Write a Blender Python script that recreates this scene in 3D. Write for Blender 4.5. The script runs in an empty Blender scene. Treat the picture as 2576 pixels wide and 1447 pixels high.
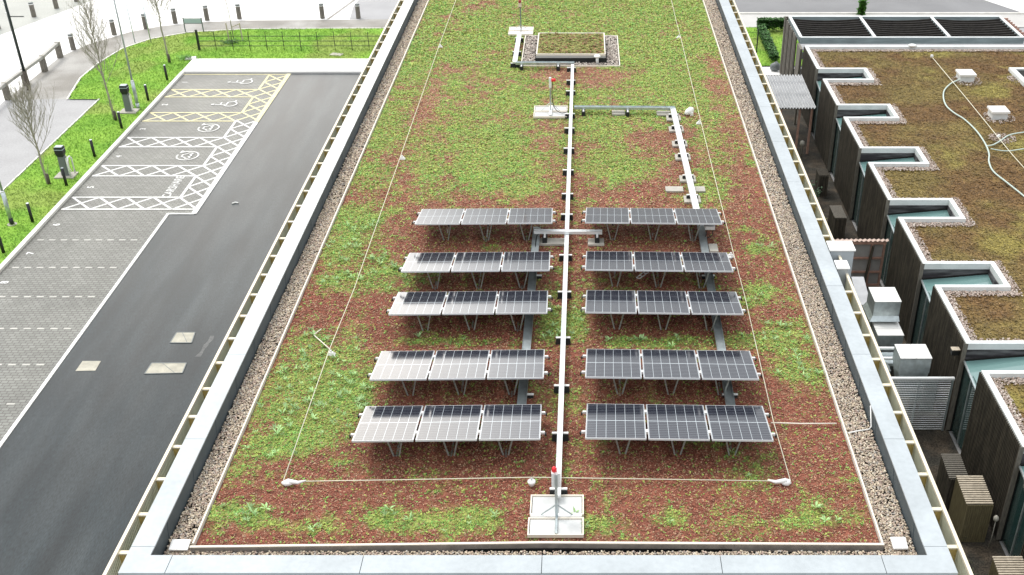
import bpy, math, random
import numpy as np
from mathutils import Vector, Matrix, Euler
R = math.radians
random.seed(7)
rng = np.random.default_rng(11)
S = bpy.context.scene
COL = S.collection

# ---------------------------------------------------------------- camera
CAM_H = 21.25
PITCH = R(32.5)
cam = bpy.data.cameras.new("Camera")
camo = bpy.data.objects.new("Camera", cam)
COL.objects.link(camo)
camo.location = (0, 0, CAM_H)
camo.rotation_euler = (math.pi / 2 - PITCH, 0, 0)
cam.sensor_width = 36
cam.lens = 36 * 2808 / 2576
cam.shift_x = (1288 - 1470) / 2576
cam.shift_y = (884 - 723.5) / 2576
cam.clip_end = 1000
S.camera = camo

# ---------------------------------------------------------------- world, sun, exposure
SUN_EL, SUN_AZ = R(60), R(-48)          # azimuth from +Y towards +X
w = bpy.data.worlds.new("World")
S.world = w
w.use_nodes = True
nt = w.node_tree
nt.nodes.clear()
out = nt.nodes.new('ShaderNodeOutputWorld')
sky = nt.nodes.new('ShaderNodeTexSky')
sky.sky_type = 'NISHITA'
sky.sun_disc = False
sky.sun_elevation = SUN_EL
sky.sun_rotation = SUN_AZ
sky.dust_density = 4
sky.air_density = 1.2
hs = nt.nodes.new('ShaderNodeHueSaturation')
hs.inputs['Saturation'].default_value = 0.35
nt.links.new(sky.outputs[0], hs.inputs['Color'])
bg1 = nt.nodes.new('ShaderNodeBackground')
bg1.inputs[1].default_value = 0.06
nt.links.new(hs.outputs[0], bg1.inputs[0])
# cloud cover: a pale grey layer, brighter where the cloud is thin (ahead and to the left)
tc = nt.nodes.new('ShaderNodeTexCoord')
nrm = nt.nodes.new('ShaderNodeVectorMath'); nrm.operation = 'NORMALIZE'
nt.links.new(tc.outputs['Generated'], nrm.inputs[0])
dot = nt.nodes.new('ShaderNodeVectorMath'); dot.operation = 'DOT_PRODUCT'
gd = Vector((-0.34, 0.92, 0.25)).normalized()
dot.inputs[1].default_value = gd
nt.links.new(nrm.outputs[0], dot.inputs[0])
mr = nt.nodes.new('ShaderNodeMapRange')
mr.interpolation_type = 'SMOOTHSTEP'
mr.inputs['From Min'].default_value = 0.925
mr.inputs['From Max'].default_value = 1.0
mr.inputs['To Min'].default_value = 0.5
mr.inputs['To Max'].default_value = 4.2
nt.links.new(dot.outputs['Value'], mr.inputs['Value'])
ns = nt.nodes.new('ShaderNodeTexNoise')
ns.inputs['Scale'].default_value = 4
ns.inputs['Detail'].default_value = 5
mp = nt.nodes.new('ShaderNodeMapping'); mp.inputs['Scale'].default_value = (1, 1, 2.5)
nt.links.new(nrm.outputs[0], mp.inputs[0]); nt.links.new(mp.outputs[0], ns.inputs['Vector'])
m2 = nt.nodes.new('ShaderNodeMapRange')
m2.inputs['To Min'].default_value = 0.55; m2.inputs['To Max'].default_value = 1.4
nt.links.new(ns.outputs['Fac'], m2.inputs['Value'])
sz = nt.nodes.new('ShaderNodeSeparateXYZ'); nt.links.new(nrm.outputs[0], sz.inputs[0])
zen = nt.nodes.new('ShaderNodeMapRange')
for i_, v_ in enumerate((0.0, 0.9, 0.0, 0.95)): zen.inputs[i_ + 1].default_value = v_
nt.links.new(sz.outputs['Z'], zen.inputs[0])
ad_ = nt.nodes.new('ShaderNodeMath'); ad_.operation = 'ADD'
nt.links.new(mr.outputs[0], ad_.inputs[0]); nt.links.new(zen.outputs[0], ad_.inputs[1])
mu = nt.nodes.new('ShaderNodeMath'); mu.operation = 'MULTIPLY'
nt.links.new(ad_.outputs[0], mu.inputs[0]); nt.links.new(m2.outputs[0], mu.inputs[1])
bg2 = nt.nodes.new('ShaderNodeBackground')
wm = nt.nodes.new('ShaderNodeMapRange'); wm.interpolation_type = 'SMOOTHSTEP'
wm.inputs['From Min'].default_value = 0.925; wm.inputs['From Max'].default_value = 1.0
nt.links.new(dot.outputs['Value'], wm.inputs['Value'])
wc = nt.nodes.new('ShaderNodeMix'); wc.data_type = 'RGBA'
wc.inputs[6].default_value = (0.96, 0.98, 1.0, 1); wc.inputs[7].default_value = (1.0, 0.94, 0.86, 1)
nt.links.new(wm.outputs[0], wc.inputs[0]); nt.links.new(wc.outputs[2], bg2.inputs[0])
nt.links.new(mu.outputs[0], bg2.inputs[1])
add = nt.nodes.new('ShaderNodeAddShader')
nt.links.new(bg1.outputs[0], add.inputs[0]); nt.links.new(bg2.outputs[0], add.inputs[1])
nt.links.new(add.outputs[0], out.inputs[0])
sl = bpy.data.lights.new("Sun", 'SUN')
sl.energy = 1.5
sl.angle = R(14)
sl.color = (1.0, 0.96, 0.9)
so = bpy.data.objects.new("Sun", sl)
COL.objects.link(so)
sd = Vector((math.sin(SUN_AZ) * math.cos(SUN_EL), math.cos(SUN_AZ) * math.cos(SUN_EL), math.sin(SUN_EL)))
so.rotation_euler = sd.to_track_quat('Z', 'Y').to_euler()
S.view_settings.view_transform = 'Standard'
S.view_settings.look = 'None'
S.view_settings.exposure = 0.0
S.view_settings.gamma = 1
S.cycles.max_bounces = 6

# pixel (in a 2576x1447 reading of the photo) to a point on the level z: used to take distances off the photo
_c, _s = math.cos(PITCH), math.sin(PITCH)
def at(x, y, z=0.0):
    u = (x - 1470) / 2808; v = (y - 884) / 2808
    t = (CAM_H - z) / (_s + v * _c)
    return (u * t, (_c - v * _s) * t, z)

# ---------------------------------------------------------------- helpers
class MB:
    def __init__(s): s.v = []; s.f = []
    def poly(s, pts):
        b = len(s.v); s.v += [tuple(p) for p in pts]; s.f.append(tuple(range(b, b + len(pts)))); return s
    def hexa(s, p):            # p: 4 bottom (ccw), 4 top
        b = len(s.v); s.v += [tuple(q) for q in p]
        for q in ((3, 2, 1, 0), (4, 5, 6, 7), (0, 1, 5, 4), (1, 2, 6, 5), (2, 3, 7, 6), (3, 0, 4, 7)):
            s.f.append(tuple(b + i for i in q))
        return s
    def box(s, x0, x1, y0, y1, z0, z1, rz=0, piv=None):
        p = [(x0, y0, z0), (x1, y0, z0), (x1, y1, z0), (x0, y1, z0), (x0, y0, z1), (x1, y0, z1), (x1, y1, z1), (x0, y1, z1)]
        if rz:
            cx, cy = piv or ((x0 + x1) / 2, (y0 + y1) / 2); c, q = math.cos(rz), math.sin(rz)
            p = [(cx + (a - cx) * c - (b - cy) * q, cy + (a - cx) * q + (b - cy) * c, d) for a, b, d in p]
        return s.hexa(p)
    def bar(s, a, b, w, h):    # rectangular bar from a to b, w across, h high
        a = Vector(a); b = Vector(b); d = (b - a).normalized()
        up = Vector((0, 0, 1)) if abs(d.z) < .95 else Vector((0, 1, 0))
        r = d.cross(up).normalized(); u = r.cross(d)
        P = []
        for q in (a, b):
            P.append([q - r * w / 2 - u * h / 2, q + r * w / 2 - u * h / 2, q + r * w / 2 + u * h / 2, q - r * w / 2 + u * h / 2])
        return s.hexa([P[0][0], P[0][1], P[1][1], P[1][0], P[0][3], P[0][2], P[1][2], P[1][3]])
    def tube(s, pts, r, n=8, cap=True):
        pts = [Vector(p) for p in pts]
        rs = r if isinstance(r, (list, tuple)) else [r] * len(pts)
        b = len(s.v); prev = None
        for i, p in enumerate(pts):
            d = (pts[min(i + 1, len(pts) - 1)] - pts[max(i - 1, 0)]).normalized()
            if prev is None:
                prev = d.orthogonal().normalized()
            prev = (prev - d * prev.dot(d))
            prev = prev.normalized() if prev.length > 1e-6 else d.orthogonal().normalized()
            q = d.cross(prev)
            for k in range(n):
                a = 2 * math.pi * k / n
                s.v.append(tuple(p + (prev * math.cos(a) + q * math.sin(a)) * rs[i]))
        for i in range(len(pts) - 1):
            for k in range(n):
                k2 = (k + 1) % n
                s.f.append((b + i * n + k, b + i * n + k2, b + (i + 1) * n + k2, b + (i + 1) * n + k))
        if cap:
            s.f.append(tuple(b + k for k in reversed(range(n))))
            e = b + (len(pts) - 1) * n
            s.f.append(tuple(e + k for k in range(n)))
        return s
    def lathe(s, c, prof, n=16):
        return s.tube([(c[0], c[1], c[2] + z) for _, z in prof], [max(r, .001) for r, _ in prof], n)
    def blob(s, c, rx, ry, rz, n=8, m=5, jit=0.0):
        b = len(s.v)
        for i in range(m + 1):
            t = math.pi * i / m
            for k in range(n):
                a = 2 * math.pi * k / n; j = 1 + random.uniform(-jit, jit)
                s.v.append((c[0] + rx * j * math.sin(t) * math.cos(a), c[1] + ry * j * math.sin(t) * math.sin(a), c[2] + rz * j * math.cos(t)))
        for i in range(m):
            for k in range(n):
                k2 = (k + 1) % n
                s.f.append((b + i * n + k, b + (i + 1) * n + k, b + (i + 1) * n + k2, b + i * n + k2))
        return s
    def build(s, name, m, parent=None, smooth=False, label=None, kind=None, local=False):
        me = bpy.data.meshes.new(name)
        off = Vector((0, 0, 0))
        if parent is not None and not local:
            p = parent
            while p is not None:
                off += Vector(p.location); p = p.parent
        me.from_pydata([(a - off.x, b - off.y, c - off.z) for a, b, c in s.v], [], s.f)
        me.materials.append(m)
        if smooth:
            me.polygons.foreach_set('use_smooth', [True] * len(me.polygons))
        me.update()
        o = bpy.data.objects.new(name, me); COL.objects.link(o)
        if parent is not None: o.parent = parent
        if label: o['label'] = label
        if kind: o['kind'] = kind
        return o

def thing(name, label, cat, loc=(0, 0, 0), group=None, rz=0):
    o = bpy.data.objects.new(name, None); COL.objects.link(o)
    o.empty_display_size = .2
    o.location = loc; o.rotation_euler = (0, 0, rz); o['label'] = label; o['category'] = cat
    if group: o['group'] = group
    return o
def tag(o, label, cat, group=None, kind=None):
    o['label'] = label; o['category'] = cat
    if group: o['group'] = group
    if kind: o['kind'] = kind
    return o
def dup(root, loc, label, group=None, rz=None):
    def cp(o, par):
        c = o.copy(); COL.objects.link(c)
        if par is not None: c.parent = par
        for ch in kids.get(o.name, []): cp(ch, c)
        return c
    kids = {}
    def walk(o):
        kids[o.name] = list(o.children)
        for ch in o.children: walk(ch)
    walk(root)
    r = cp(root, None); r.location = loc; r['label'] = label
    if rz is not None: r.rotation_euler = (0, 0, rz)
    if group: r['group'] = group
    return r

# ---------------------------------------------------------------- materials
def mat(name, col, rough=.7, metal=0, spec=.5, var=0, vscale=4, speck=0, sscale=60, bump=0, bscale=80, tint=None, tscale=1.5, stretch=None, coat=0):
    m = bpy.data.materials.new(name); m.use_nodes = True
    t = m.node_tree; bs = t.nodes['Principled BSDF']
    bs.inputs['Base Color'].default_value = (*col, 1)
    bs.inputs['Roughness'].default_value = rough
    bs.inputs['Metallic'].default_value = metal
    bs.inputs['Specular IOR Level'].default_value = spec
    if coat: bs.inputs['Coat Weight'].default_value = coat
    g = t.nodes.new('ShaderNodeNewGeometry')
    mpn = t.nodes.new('ShaderNodeMapping')
    t.links.new(g.outputs['Position'], mpn.inputs[0])
    if stretch: mpn.inputs['Scale'].default_value = stretch
    cur = None
    def noise(sc, det=4):
        n = t.nodes.new('ShaderNodeTexNoise'); n.inputs['Scale'].default_value = sc; n.inputs['Detail'].default_value = det
        t.links.new(mpn.outputs[0], n.inputs['Vector']); return n
    def mixc(a, b, fac, bt='MIX'):
        x = t.nodes.new('ShaderNodeMix'); x.data_type = 'RGBA'; x.blend_type = bt
        for s_, val in ((6, a), (7, b)):
            if isinstance(val, tuple): x.inputs[s_].default_value = (*val, 1)
            else: t.links.new(val, x.inputs[s_])
        if isinstance(fac, float): x.inputs[0].default_value = fac
        else: t.links.new(fac, x.inputs[0])
        return x.outputs[2]
    def rng_(v, a, b, c, d):
        q = t.nodes.new('ShaderNodeMapRange'); t.links.new(v, q.inputs[0])
        for i, k in enumerate((a, b, c, d)): q.inputs[i + 1].default_value = k
        return q.outputs[0]
    cur = col
    if tint:
        n = noise(tscale, 5); cur = mixc(cur, tint, rng_(n.outputs['Fac'], .42, .6, 0, 1))
    if var:
        n = noise(vscale, 6); f = rng_(n.outputs['Fac'], .3, .7, 1 - var, 1 + var)
        x = t.nodes.new('ShaderNodeVectorMath'); x.operation = 'SCALE'
        if isinstance(cur, tuple): x.inputs[0].default_value = cur
        else: t.links.new(cur, x.inputs[0])
        t.links.new(f, x.inputs['Scale']); cur = x.outputs[0]
    if speck:
        n = noise(sscale, 2); f = rng_(n.outputs['Fac'], .3, .7, 1 - speck, 1 + speck)
        x = t.nodes.new('ShaderNodeVectorMath'); x.operation = 'SCALE'
        if isinstance(cur, tuple): x.inputs[0].default_value = cur
        else: t.links.new(cur, x.inputs[0])
        t.links.new(f, x.inputs['Scale']); cur = x.outputs[0]
    if not isinstance(cur, tuple): t.links.new(cur, bs.inputs['Base Color'])
    if bump:
        n = noise(bscale, 3); b = t.nodes.new('ShaderNodeBump'); b.inputs['Strength'].default_value = bump; b.inputs['Distance'].default_value = .02
        t.links.new(n.outputs['Fac'], b.inputs['Height']); t.links.new(b.outputs[0], bs.inputs['Normal'])
    return m

def attr_mat(name, rough=.75, spec=.3, trans=0, speck=.35, sscale=40, bump=.6):
    m = bpy.data.materials.new(name); m.use_nodes = True; t = m.node_tree; bs = t.nodes['Principled BSDF']
    a = t.nodes.new('ShaderNodeAttribute'); a.attribute_name = 'tone'
    g = t.nodes.new('ShaderNodeNewGeometry')
    n = t.nodes.new('ShaderNodeTexNoise'); n.inputs['Scale'].default_value = sscale; n.inputs['Detail'].default_value = 3
    t.links.new(g.outputs['Position'], n.inputs['Vector'])
    q = t.nodes.new('ShaderNodeMapRange'); t.links.new(n.outputs['Fac'], q.inputs[0])
    for i, k in enumerate((.3, .7, 1 - speck, 1 + speck)): q.inputs[i + 1].default_value = k
    x = t.nodes.new('ShaderNodeVectorMath'); x.operation = 'SCALE'
    t.links.new(a.outputs['Color'], x.inputs[0]); t.links.new(q.outputs[0], x.inputs['Scale'])
    t.links.new(x.outputs[0], bs.inputs['Base Color'])
    bs.inputs['Roughness'].default_value = rough; bs.inputs['Specular IOR Level'].default_value = spec
    if bump:
        b = t.nodes.new('ShaderNodeBump'); b.inputs['Strength'].default_value = bump; b.inputs['Distance'].default_value = .03
        t.links.new(n.outputs['Fac'], b.inputs['Height']); t.links.new(b.outputs[0], bs.inputs['Normal'])
    return m

M = {}
M['asphalt'] = mat('asphalt', (.014, .022, .026), .33, spec=.28, var=.35, vscale=.9, speck=.4, sscale=28, bump=.12, bscale=60, tint=(.028, .037, .041), tscale=.8, stretch=(1.3, .22, 1))
M['asphalt2'] = mat('road grey', (.2, .2, .205), .6, var=.12, vscale=.4, speck=.15, sscale=25)
M['white_concrete'] = mat('pale concrete', (.80, .79, .77), .55, var=.04, vscale=.5, speck=.05)
M['beige_path'] = mat('bound gravel path', (.24, .225, .20), .7, var=.16, vscale=.5, speck=.2, sscale=20, tint=(.34, .33, .31), tscale=.25)
M['slab_path'] = mat('paved strip', (.32, .32, .325), .6, var=.08, vscale=.8, speck=.12, sscale=12)
M['kerb'] = mat('kerb concrete', (.76, .74, .69), .7, var=.1, vscale=2)
M['white_paint'] = mat('white road paint', (.74, .74, .72), .6, var=.1, vscale=1.5, speck=.2, sscale=14)
M['yellow_paint'] = mat('pale yellow road paint', (.72, .66, .38), .6, var=.1, vscale=1.5, speck=.22, sscale=14)
M['patch_paint'] = mat('worn cream patch', (.42, .40, .33), .7, var=.2, vscale=3, speck=.15)
M['coping'] = mat('pale grey aluminium', (.43, .47, .49), .27, metal=.1, spec=.6, var=.10, vscale=1.1, speck=.05, sscale=9)
M['upstand'] = mat('slate grey membrane', (.075, .095, .105), .6, var=.12, vscale=3)
M['cream'] = mat('cream painted metal', (.78, .71, .55), .5)
M['fin'] = mat('olive gold fin', (.50, .37, .12), .55, var=.25, vscale=8, stretch=(6, 6, 1))
M['mesh_metal'] = mat('brass toned ribbed sheet', (.66, .67, .52), .5, metal=.0, var=.1)
M['wall'] = mat('dark blue grey cladding', (.03, .045, .06), .5, var=.1)
M['trim'] = mat('cream edge trim', (.78, .72, .62), .5)
M['trimface'] = mat('weathered trim', (.30, .27, .24), .7, var=.2, vscale=5)
M['galv'] = mat('galvanised steel', (.50, .56, .57), .38, metal=.7, var=.18, vscale=6)
M['bright_steel'] = mat('bright steel', (.82, .84, .84), .35, metal=.25, var=.06)
M['rubber'] = mat('black rubber', (.012, .014, .014), .7)
M['slab'] = mat('concrete slab', (.42, .40, .35), .8, var=.12, vscale=5, speck=.1)
M['white_plastic'] = mat('white plastic', (.82, .82, .80), .45)
M['red_plastic'] = mat('red plastic', (.75, .02, .03), .35)
M['black_metal'] = mat('black metal', (.012, .014, .014), .5)
M['lamp_black'] = mat('dark green black paint', (.018, .028, .026), .4)
M['panel_frame'] = mat('silver panel frame', (.66, .67, .68), .4, metal=.4)
M['leg_steel'] = mat('weathered galvanised leg', (.36, .38, .35), .55, metal=.5, var=.4, vscale=25)
M['wood_dark'] = mat('dark weathered timber', (.042, .035, .026), .8, var=.5, vscale=6, stretch=(8, 8, .5), tint=(.085, .073, .053), tscale=2)
M['wood_grey'] = mat('grey weathered timber', (.17, .155, .13), .8, var=.35, vscale=8, stretch=(5, 5, .7))
M['wood_bin'] = mat('greenish brown timber slats', (.15, .125, .065), .8, var=.3, vscale=5, stretch=(6, 6, .6))
M['wood_pale'] = mat('pale timber slats', (.52, .45, .35), .7, var=.2, vscale=8)
M['wood_red'] = mat('reddish timber frame', (.38, .22, .17), .75, var=.25, vscale=6)
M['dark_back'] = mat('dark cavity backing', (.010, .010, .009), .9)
M['roof_coping'] = mat('white roof edge', (.72, .75, .75), .55, var=.1, vscale=2)
M['blue_beam'] = mat('weathered blue grey beam', (.28, .34, .35), .6, var=.25, vscale=2, stretch=(.5, 3, 3))
M['stain_wood'] = mat('stained fascia board', (.11, .11, .115), .75, var=.6, vscale=1.6, stretch=(.7, 3, 4), tint=(.03, .025, .03), tscale=1.2)
M['soil'] = mat('dark planted soil', (.035, .032, .025), .95, var=.4, vscale=3, speck=.6, sscale=18, tint=(.065, .05, .035), tscale=1.2, bump=.6, bscale=30)
M['corrugated'] = mat('grey corrugated sheet', (.36, .37, .38), .5, var=.1, vscale=3)
M['red_extinguisher'] = mat('faded red paint', (.5, .14, .12), .4)
M['panel_grey'] = mat('grey infill board', (.32, .31, .30), .7, var=.1)
M['bark'] = mat('twig bark', (.33, .31, .24), .85, var=.25, vscale=12)
M['trunk_dark'] = mat('dark wet bark', (.09, .075, .06), .85, var=.3, vscale=15)
M['sign_face'] = mat('pale blue sign face', (.42, .52, .56), .4)
M['hose'] = mat('pale green hose', (.50, .60, .55), .5)
M['rope'] = mat('yellow cream cord', (.72, .69, .54), .6)
M['charger_grey'] = mat('grey charger body', (.16, .18, .18), .45)
M['beacon_dark'] = mat('dark red lens', (.35, .02, .02), .3)
M['beige_plastic'] = mat('pale beige plastic', (.75, .62, .5), .5)  # even beige for the box on the farthest mast

# teal glass
gm = bpy.data.materials.new('teal glass'); gm.use_nodes = True
gb = gm.node_tree.nodes['Principled BSDF']
gb.inputs['Base Color'].default_value = (.025, .06, .06, 1); gb.inputs['Roughness'].default_value = .08
gb.inputs['Specular IOR Level'].default_value = .9; gb.inputs['Coat Weight'].default_value = .6; gb.inputs['Coat Roughness'].default_value = .03
M['glass'] = gm
gm2 = gm.copy(); gm2.name = 'teal glazing with painted sky'; gm2.node_tree.nodes['Principled BSDF'].inputs['Base Color'].default_value = (.15, .27, .26, 1)  # base colour paled in place of sky reflection on the notch glass
M['glass_sky_tint'] = gm2

# solar cells: object coordinates in metres on the module face (1.134 x 1.60)
PW, PL = 1.134, 1.60
def cell_mat():
    m = bpy.data.materials.new('solar cells under glass'); m.use_nodes = True; t = m.node_tree; bs = t.nodes['Principled BSDF']
    tcn = t.nodes.new('ShaderNodeTexCoord'); sx = t.nodes.new('ShaderNodeSeparateXYZ'); t.links.new(tcn.outputs['Object'], sx.inputs[0])
    def mth(op, a, b=None, c=None):
        n = t.nodes.new('ShaderNodeMath'); n.operation = op
        for i, v in enumerate((a, b, c)):
            if v is None: continue
            if isinstance(v, (int, float)): n.inputs[i].default_value = v
            else: t.links.new(v, n.inputs[i])
        return n.outputs[0]
    def line(coord, period, off, half):
        x = mth('SUBTRACT', coord, off); x = mth('DIVIDE', x, period); f = mth('FRACT', x)
        f = mth('SUBTRACT', f, .5); f = mth('ABSOLUTE', f); return mth('GREATER_THAN', f, .5 - half / period)
    colw = (PW - .04) / 6
    v = line(sx.outputs[0], colw, .02, .0036)
    h = line(sx.outputs[1], (PL - .04) / 20, .02, .0032)
    mid = mth('LESS_THAN', mth('ABSOLUTE', mth('SUBTRACT', sx.outputs[1], PL / 2)), .011)
    a = mth('MAXIMUM', v, mth('MAXIMUM', mth('MULTIPLY', h, .45), mid))
    mx = t.nodes.new('ShaderNodeMix'); mx.data_type = 'RGBA'; t.links.new(a, mx.inputs[0])
    mx.inputs[6].default_value = (.014, .016, .028, 1); mx.inputs[7].default_value = (.50, .55, .58, 1)
    t.links.new(mx.outputs[2], bs.inputs['Base Color'])
    bs.inputs['Roughness'].default_value = .12; bs.inputs['Specular IOR Level'].default_value = .6
    bs.inputs['Coat Weight'].default_value = .35; bs.inputs['Coat Roughness'].default_value = .05
    return m
M['cells'] = cell_mat()

def brick_mat(name, c1, c2, mortar, sc_w, sc_h, msize, rough=.7):
    m = bpy.data.materials.new(name); m.use_nodes = True; t = m.node_tree; bs = t.nodes['Principled BSDF']
    g = t.nodes.new('ShaderNodeNewGeometry')
    nz = t.nodes.new('ShaderNodeTexNoise'); nz.inputs['Scale'].default_value = 2.0; t.links.new(g.outputs['Position'], nz.inputs['Vector'])
    ad = t.nodes.new('ShaderNodeVectorMath'); ad.operation = 'MULTIPLY_ADD'; ad.inputs[1].default_value = (.02, .05, 0)
    t.links.new(nz.outputs['Color'], ad.inputs[0]); t.links.new(g.outputs['Position'], ad.inputs[2])
    b = t.nodes.new('ShaderNodeTexBrick'); t.links.new(ad.outputs[0], b.inputs['Vector'])
    b.inputs['Scale'].default_value = 1; b.inputs['Brick Width'].default_value = sc_w; b.inputs['Row Height'].default_value = sc_h
    b.inputs['Mortar Size'].default_value = msize; b.inputs['Mortar Smooth'].default_value = .3
    b.inputs['Color1'].default_value = (*c1, 1); b.inputs['Color2'].default_value = (*c2, 1); b.inputs['Mortar'].default_value = (*mortar, 1)
    n = t.nodes.new('ShaderNodeTexNoise'); n.inputs['Scale'].default_value = .5; n.inputs['Detail'].default_value = 6; t.links.new(g.outputs['Position'], n.inputs['Vector'])
    q = t.nodes.new('ShaderNodeMapRange'); t.links.new(n.outputs['Fac'], q.inputs[0])
    for i, k in enumerate((.3, .7, .85, 1.15)): q.inputs[i + 1].default_value = k
    x = t.nodes.new('ShaderNodeVectorMath'); x.operation = 'SCALE'; t.links.new(b.outputs[0], x.inputs[0]); t.links.new(q.outputs[0], x.inputs['Scale'])
    t.links.new(x.outputs[0], bs.inputs['Base Color']); bs.inputs['Roughness'].default_value = rough
    return m
M['pavers'] = brick_mat('grey block paving', (.205, .21, .19), (.15, .153, .137), (.075, .07, .06), .24, .16, .018, .5)

# ---------------------------------------------------------------- numpy mesh and noise
def np_mesh(name, V, F, m, tone=None, smooth=False, parent=None):
    me = bpy.data.meshes.new(name); k = F.shape[1]
    me.vertices.add(len(V)); me.vertices.foreach_set('co', V.astype(np.float32).ravel())
    me.loops.add(F.size); me.loops.foreach_set('vertex_index', F.astype(np.int32).ravel())
    me.polygons.add(len(F)); me.polygons.foreach_set('loop_start', np.arange(0, F.size, k, dtype=np.int32))
    try: me.polygons.foreach_set('loop_total', np.full(len(F), k, dtype=np.int32))
    except Exception: pass
    if smooth: me.polygons.foreach_set('use_smooth', np.ones(len(F), dtype=bool))
    if tone is not None:
        a = me.attributes.new('tone', 'FLOAT_COLOR', 'POINT')
        a.data.foreach_set('color', np.c_[tone, np.ones(len(tone))].astype(np.float32).ravel())
    me.materials.append(m); me.update(calc_edges=True); me.validate()
    o = bpy.data.objects.new(name, me); COL.objects.link(o)
    if parent is not None: o.parent = parent
    return o
_g = rng.random((8, 512, 512))
def vnoise(x, y, sc, layer=0):
    x = np.asarray(x) * sc + 137.3; y = np.asarray(y) * sc + 71.9
    xi = np.floor(x).astype(int); yi = np.floor(y).astype(int); fx = x - xi; fy = y - yi
    fx = fx * fx * (3 - 2 * fx); fy = fy * fy * (3 - 2 * fy); g = _g[layer]
    a = g[xi % 512, yi % 512]; b = g[(xi + 1) % 512, yi % 512]; c = g[xi % 512, (yi + 1) % 512]; d = g[(xi + 1) % 512, (yi + 1) % 512]
    return (a * (1 - fx) + b * fx) * (1 - fy) + (c * (1 - fx) + d * fx) * fy
def fbm(x, y, sc, n=4, layer=0):
    t = 0; a = 1; w_ = 0
    for i in range(n):
        t = t + a * vnoise(x, y, sc * 2 ** i, (layer + i) % 8); w_ += a; a *= .55
    return t / w_
def clumps(P, size, tone, blades=5, h=.6, wd=.35):
    n = len(P); ang = rng.random((n, blades)) * 2 * np.pi
    r = size[:, None] * rng.uniform(.6, 1.1, (n, blades)); hh = size[:, None] * h * rng.uniform(.3, 1.2, (n, blades))
    cx, cy = np.cos(ang), np.sin(ang); O = P[:, None, :] + np.zeros((n, blades, 3))
    tip = O + np.stack([cx * r, cy * r, hh], -1)
    mid = O + np.stack([cx * r * .5, cy * r * .5, hh * .75], -1)
    sd_ = np.stack([-cy * r * wd, cx * r * wd, np.zeros_like(r)], -1)
    V = np.stack([O, mid + sd_, tip, mid - sd_], 2).reshape(-1, 3)
    F = np.arange(len(V)).reshape(-1, 4)
    T = np.repeat(np.clip(tone[:, None, :] * rng.uniform(.75, 1.25, (n, blades, 1)), 0, 1).reshape(-1, 3), 4, axis=0)
    return V, F, T
_ph = (1 + 5 ** .5) / 2
_iv = np.array([(-1, _ph, 0), (1, _ph, 0), (-1, -_ph, 0), (1, -_ph, 0), (0, -1, _ph), (0, 1, _ph), (0, -1, -_ph), (0, 1, -_ph), (_ph, 0, -1), (_ph, 0, 1), (-_ph, 0, -1), (-_ph, 0, 1)]) / np.sqrt(1 + _ph ** 2)
_if = np.array([(0, 11, 5), (0, 5, 1), (0, 1, 7), (0, 7, 10), (0, 10, 11), (1, 5, 9), (5, 11, 4), (11, 10, 2), (10, 7, 6), (7, 1, 8), (3, 9, 4), (3, 4, 2), (3, 2, 6), (3, 6, 8), (3, 8, 9), (4, 9, 5), (2, 4, 11), (6, 2, 10), (8, 6, 7), (9, 8, 1)])
def ico1():
    V = [tuple(v) for v in _iv]; mid = {}; F = []
    def m_(a, b):
        k = (min(a, b), max(a, b))
        if k not in mid:
            v = (np.array(V[a]) + np.array(V[b])) / 2; V.append(tuple(v / np.linalg.norm(v))); mid[k] = len(V) - 1
        return mid[k]
    for a, b, c in _if:
        x, y, z = m_(a, b), m_(b, c), m_(c, a); F += [(a, x, z), (b, y, x), (c, z, y), (x, y, z)]
    return np.array(V), np.array(F)
def pebbles(name, X, Y, Z, size, m, fine=False, parent=None, pal=None):
    bv, bf = ico1() if fine else (_iv, _if)
    n = len(X); a = rng.random(n) * 2 * np.pi; s = size * rng.uniform(.6, 1.25, n)
    sc = np.stack([s * rng.uniform(.8, 1.5, n), s * rng.uniform(.7, 1.0, n), s * rng.uniform(.45, .8, n)], 1)
    V = bv[None] * (1 + rng.uniform(-.12, .12, (n, len(bv), 1))) * sc[:, None, :]
    ti = rng.uniform(-.5, .5, n)
    x = V[..., 0] * np.cos(ti)[:, None] - V[..., 2] * np.sin(ti)[:, None]; z = V[..., 0] * np.sin(ti)[:, None] + V[..., 2] * np.cos(ti)[:, None]
    y = V[..., 1]
    X2 = x * np.cos(a)[:, None] - y * np.sin(a)[:, None] + X[:, None]; Y2 = x * np.sin(a)[:, None] + y * np.cos(a)[:, None] + Y[:, None]
    VV = np.stack([X2, Y2, z + Z[:, None]], -1).reshape(-1, 3)
    F = (bf[None] + (np.arange(n) * len(bv))[:, None, None]).reshape(-1, 3)
    pal = np.array(pal if pal is not None else [(.56, .47, .35), (.48, .38, .29), (.34, .27, .21), (.66, .59, .47), (.42, .39, .35), (.49, .37, .31), (.60, .51, .38)])
    T = pal[rng.integers(0, len(pal), n)] * rng.uniform(.7, 1.2, (n, 1))
    return np_mesh(name, VV, F, m, np.repeat(T, len(bv), axis=0), smooth=True, parent=parent)
M['pebble'] = attr_mat('river pebbles', .6, .4, speck=.12, sscale=90, bump=0)
M['moss'] = attr_mat('moss and sedum', .85, .2)
M['leaf'] = attr_mat('small leaves', .6, .35, speck=.15, bump=0)

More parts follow.
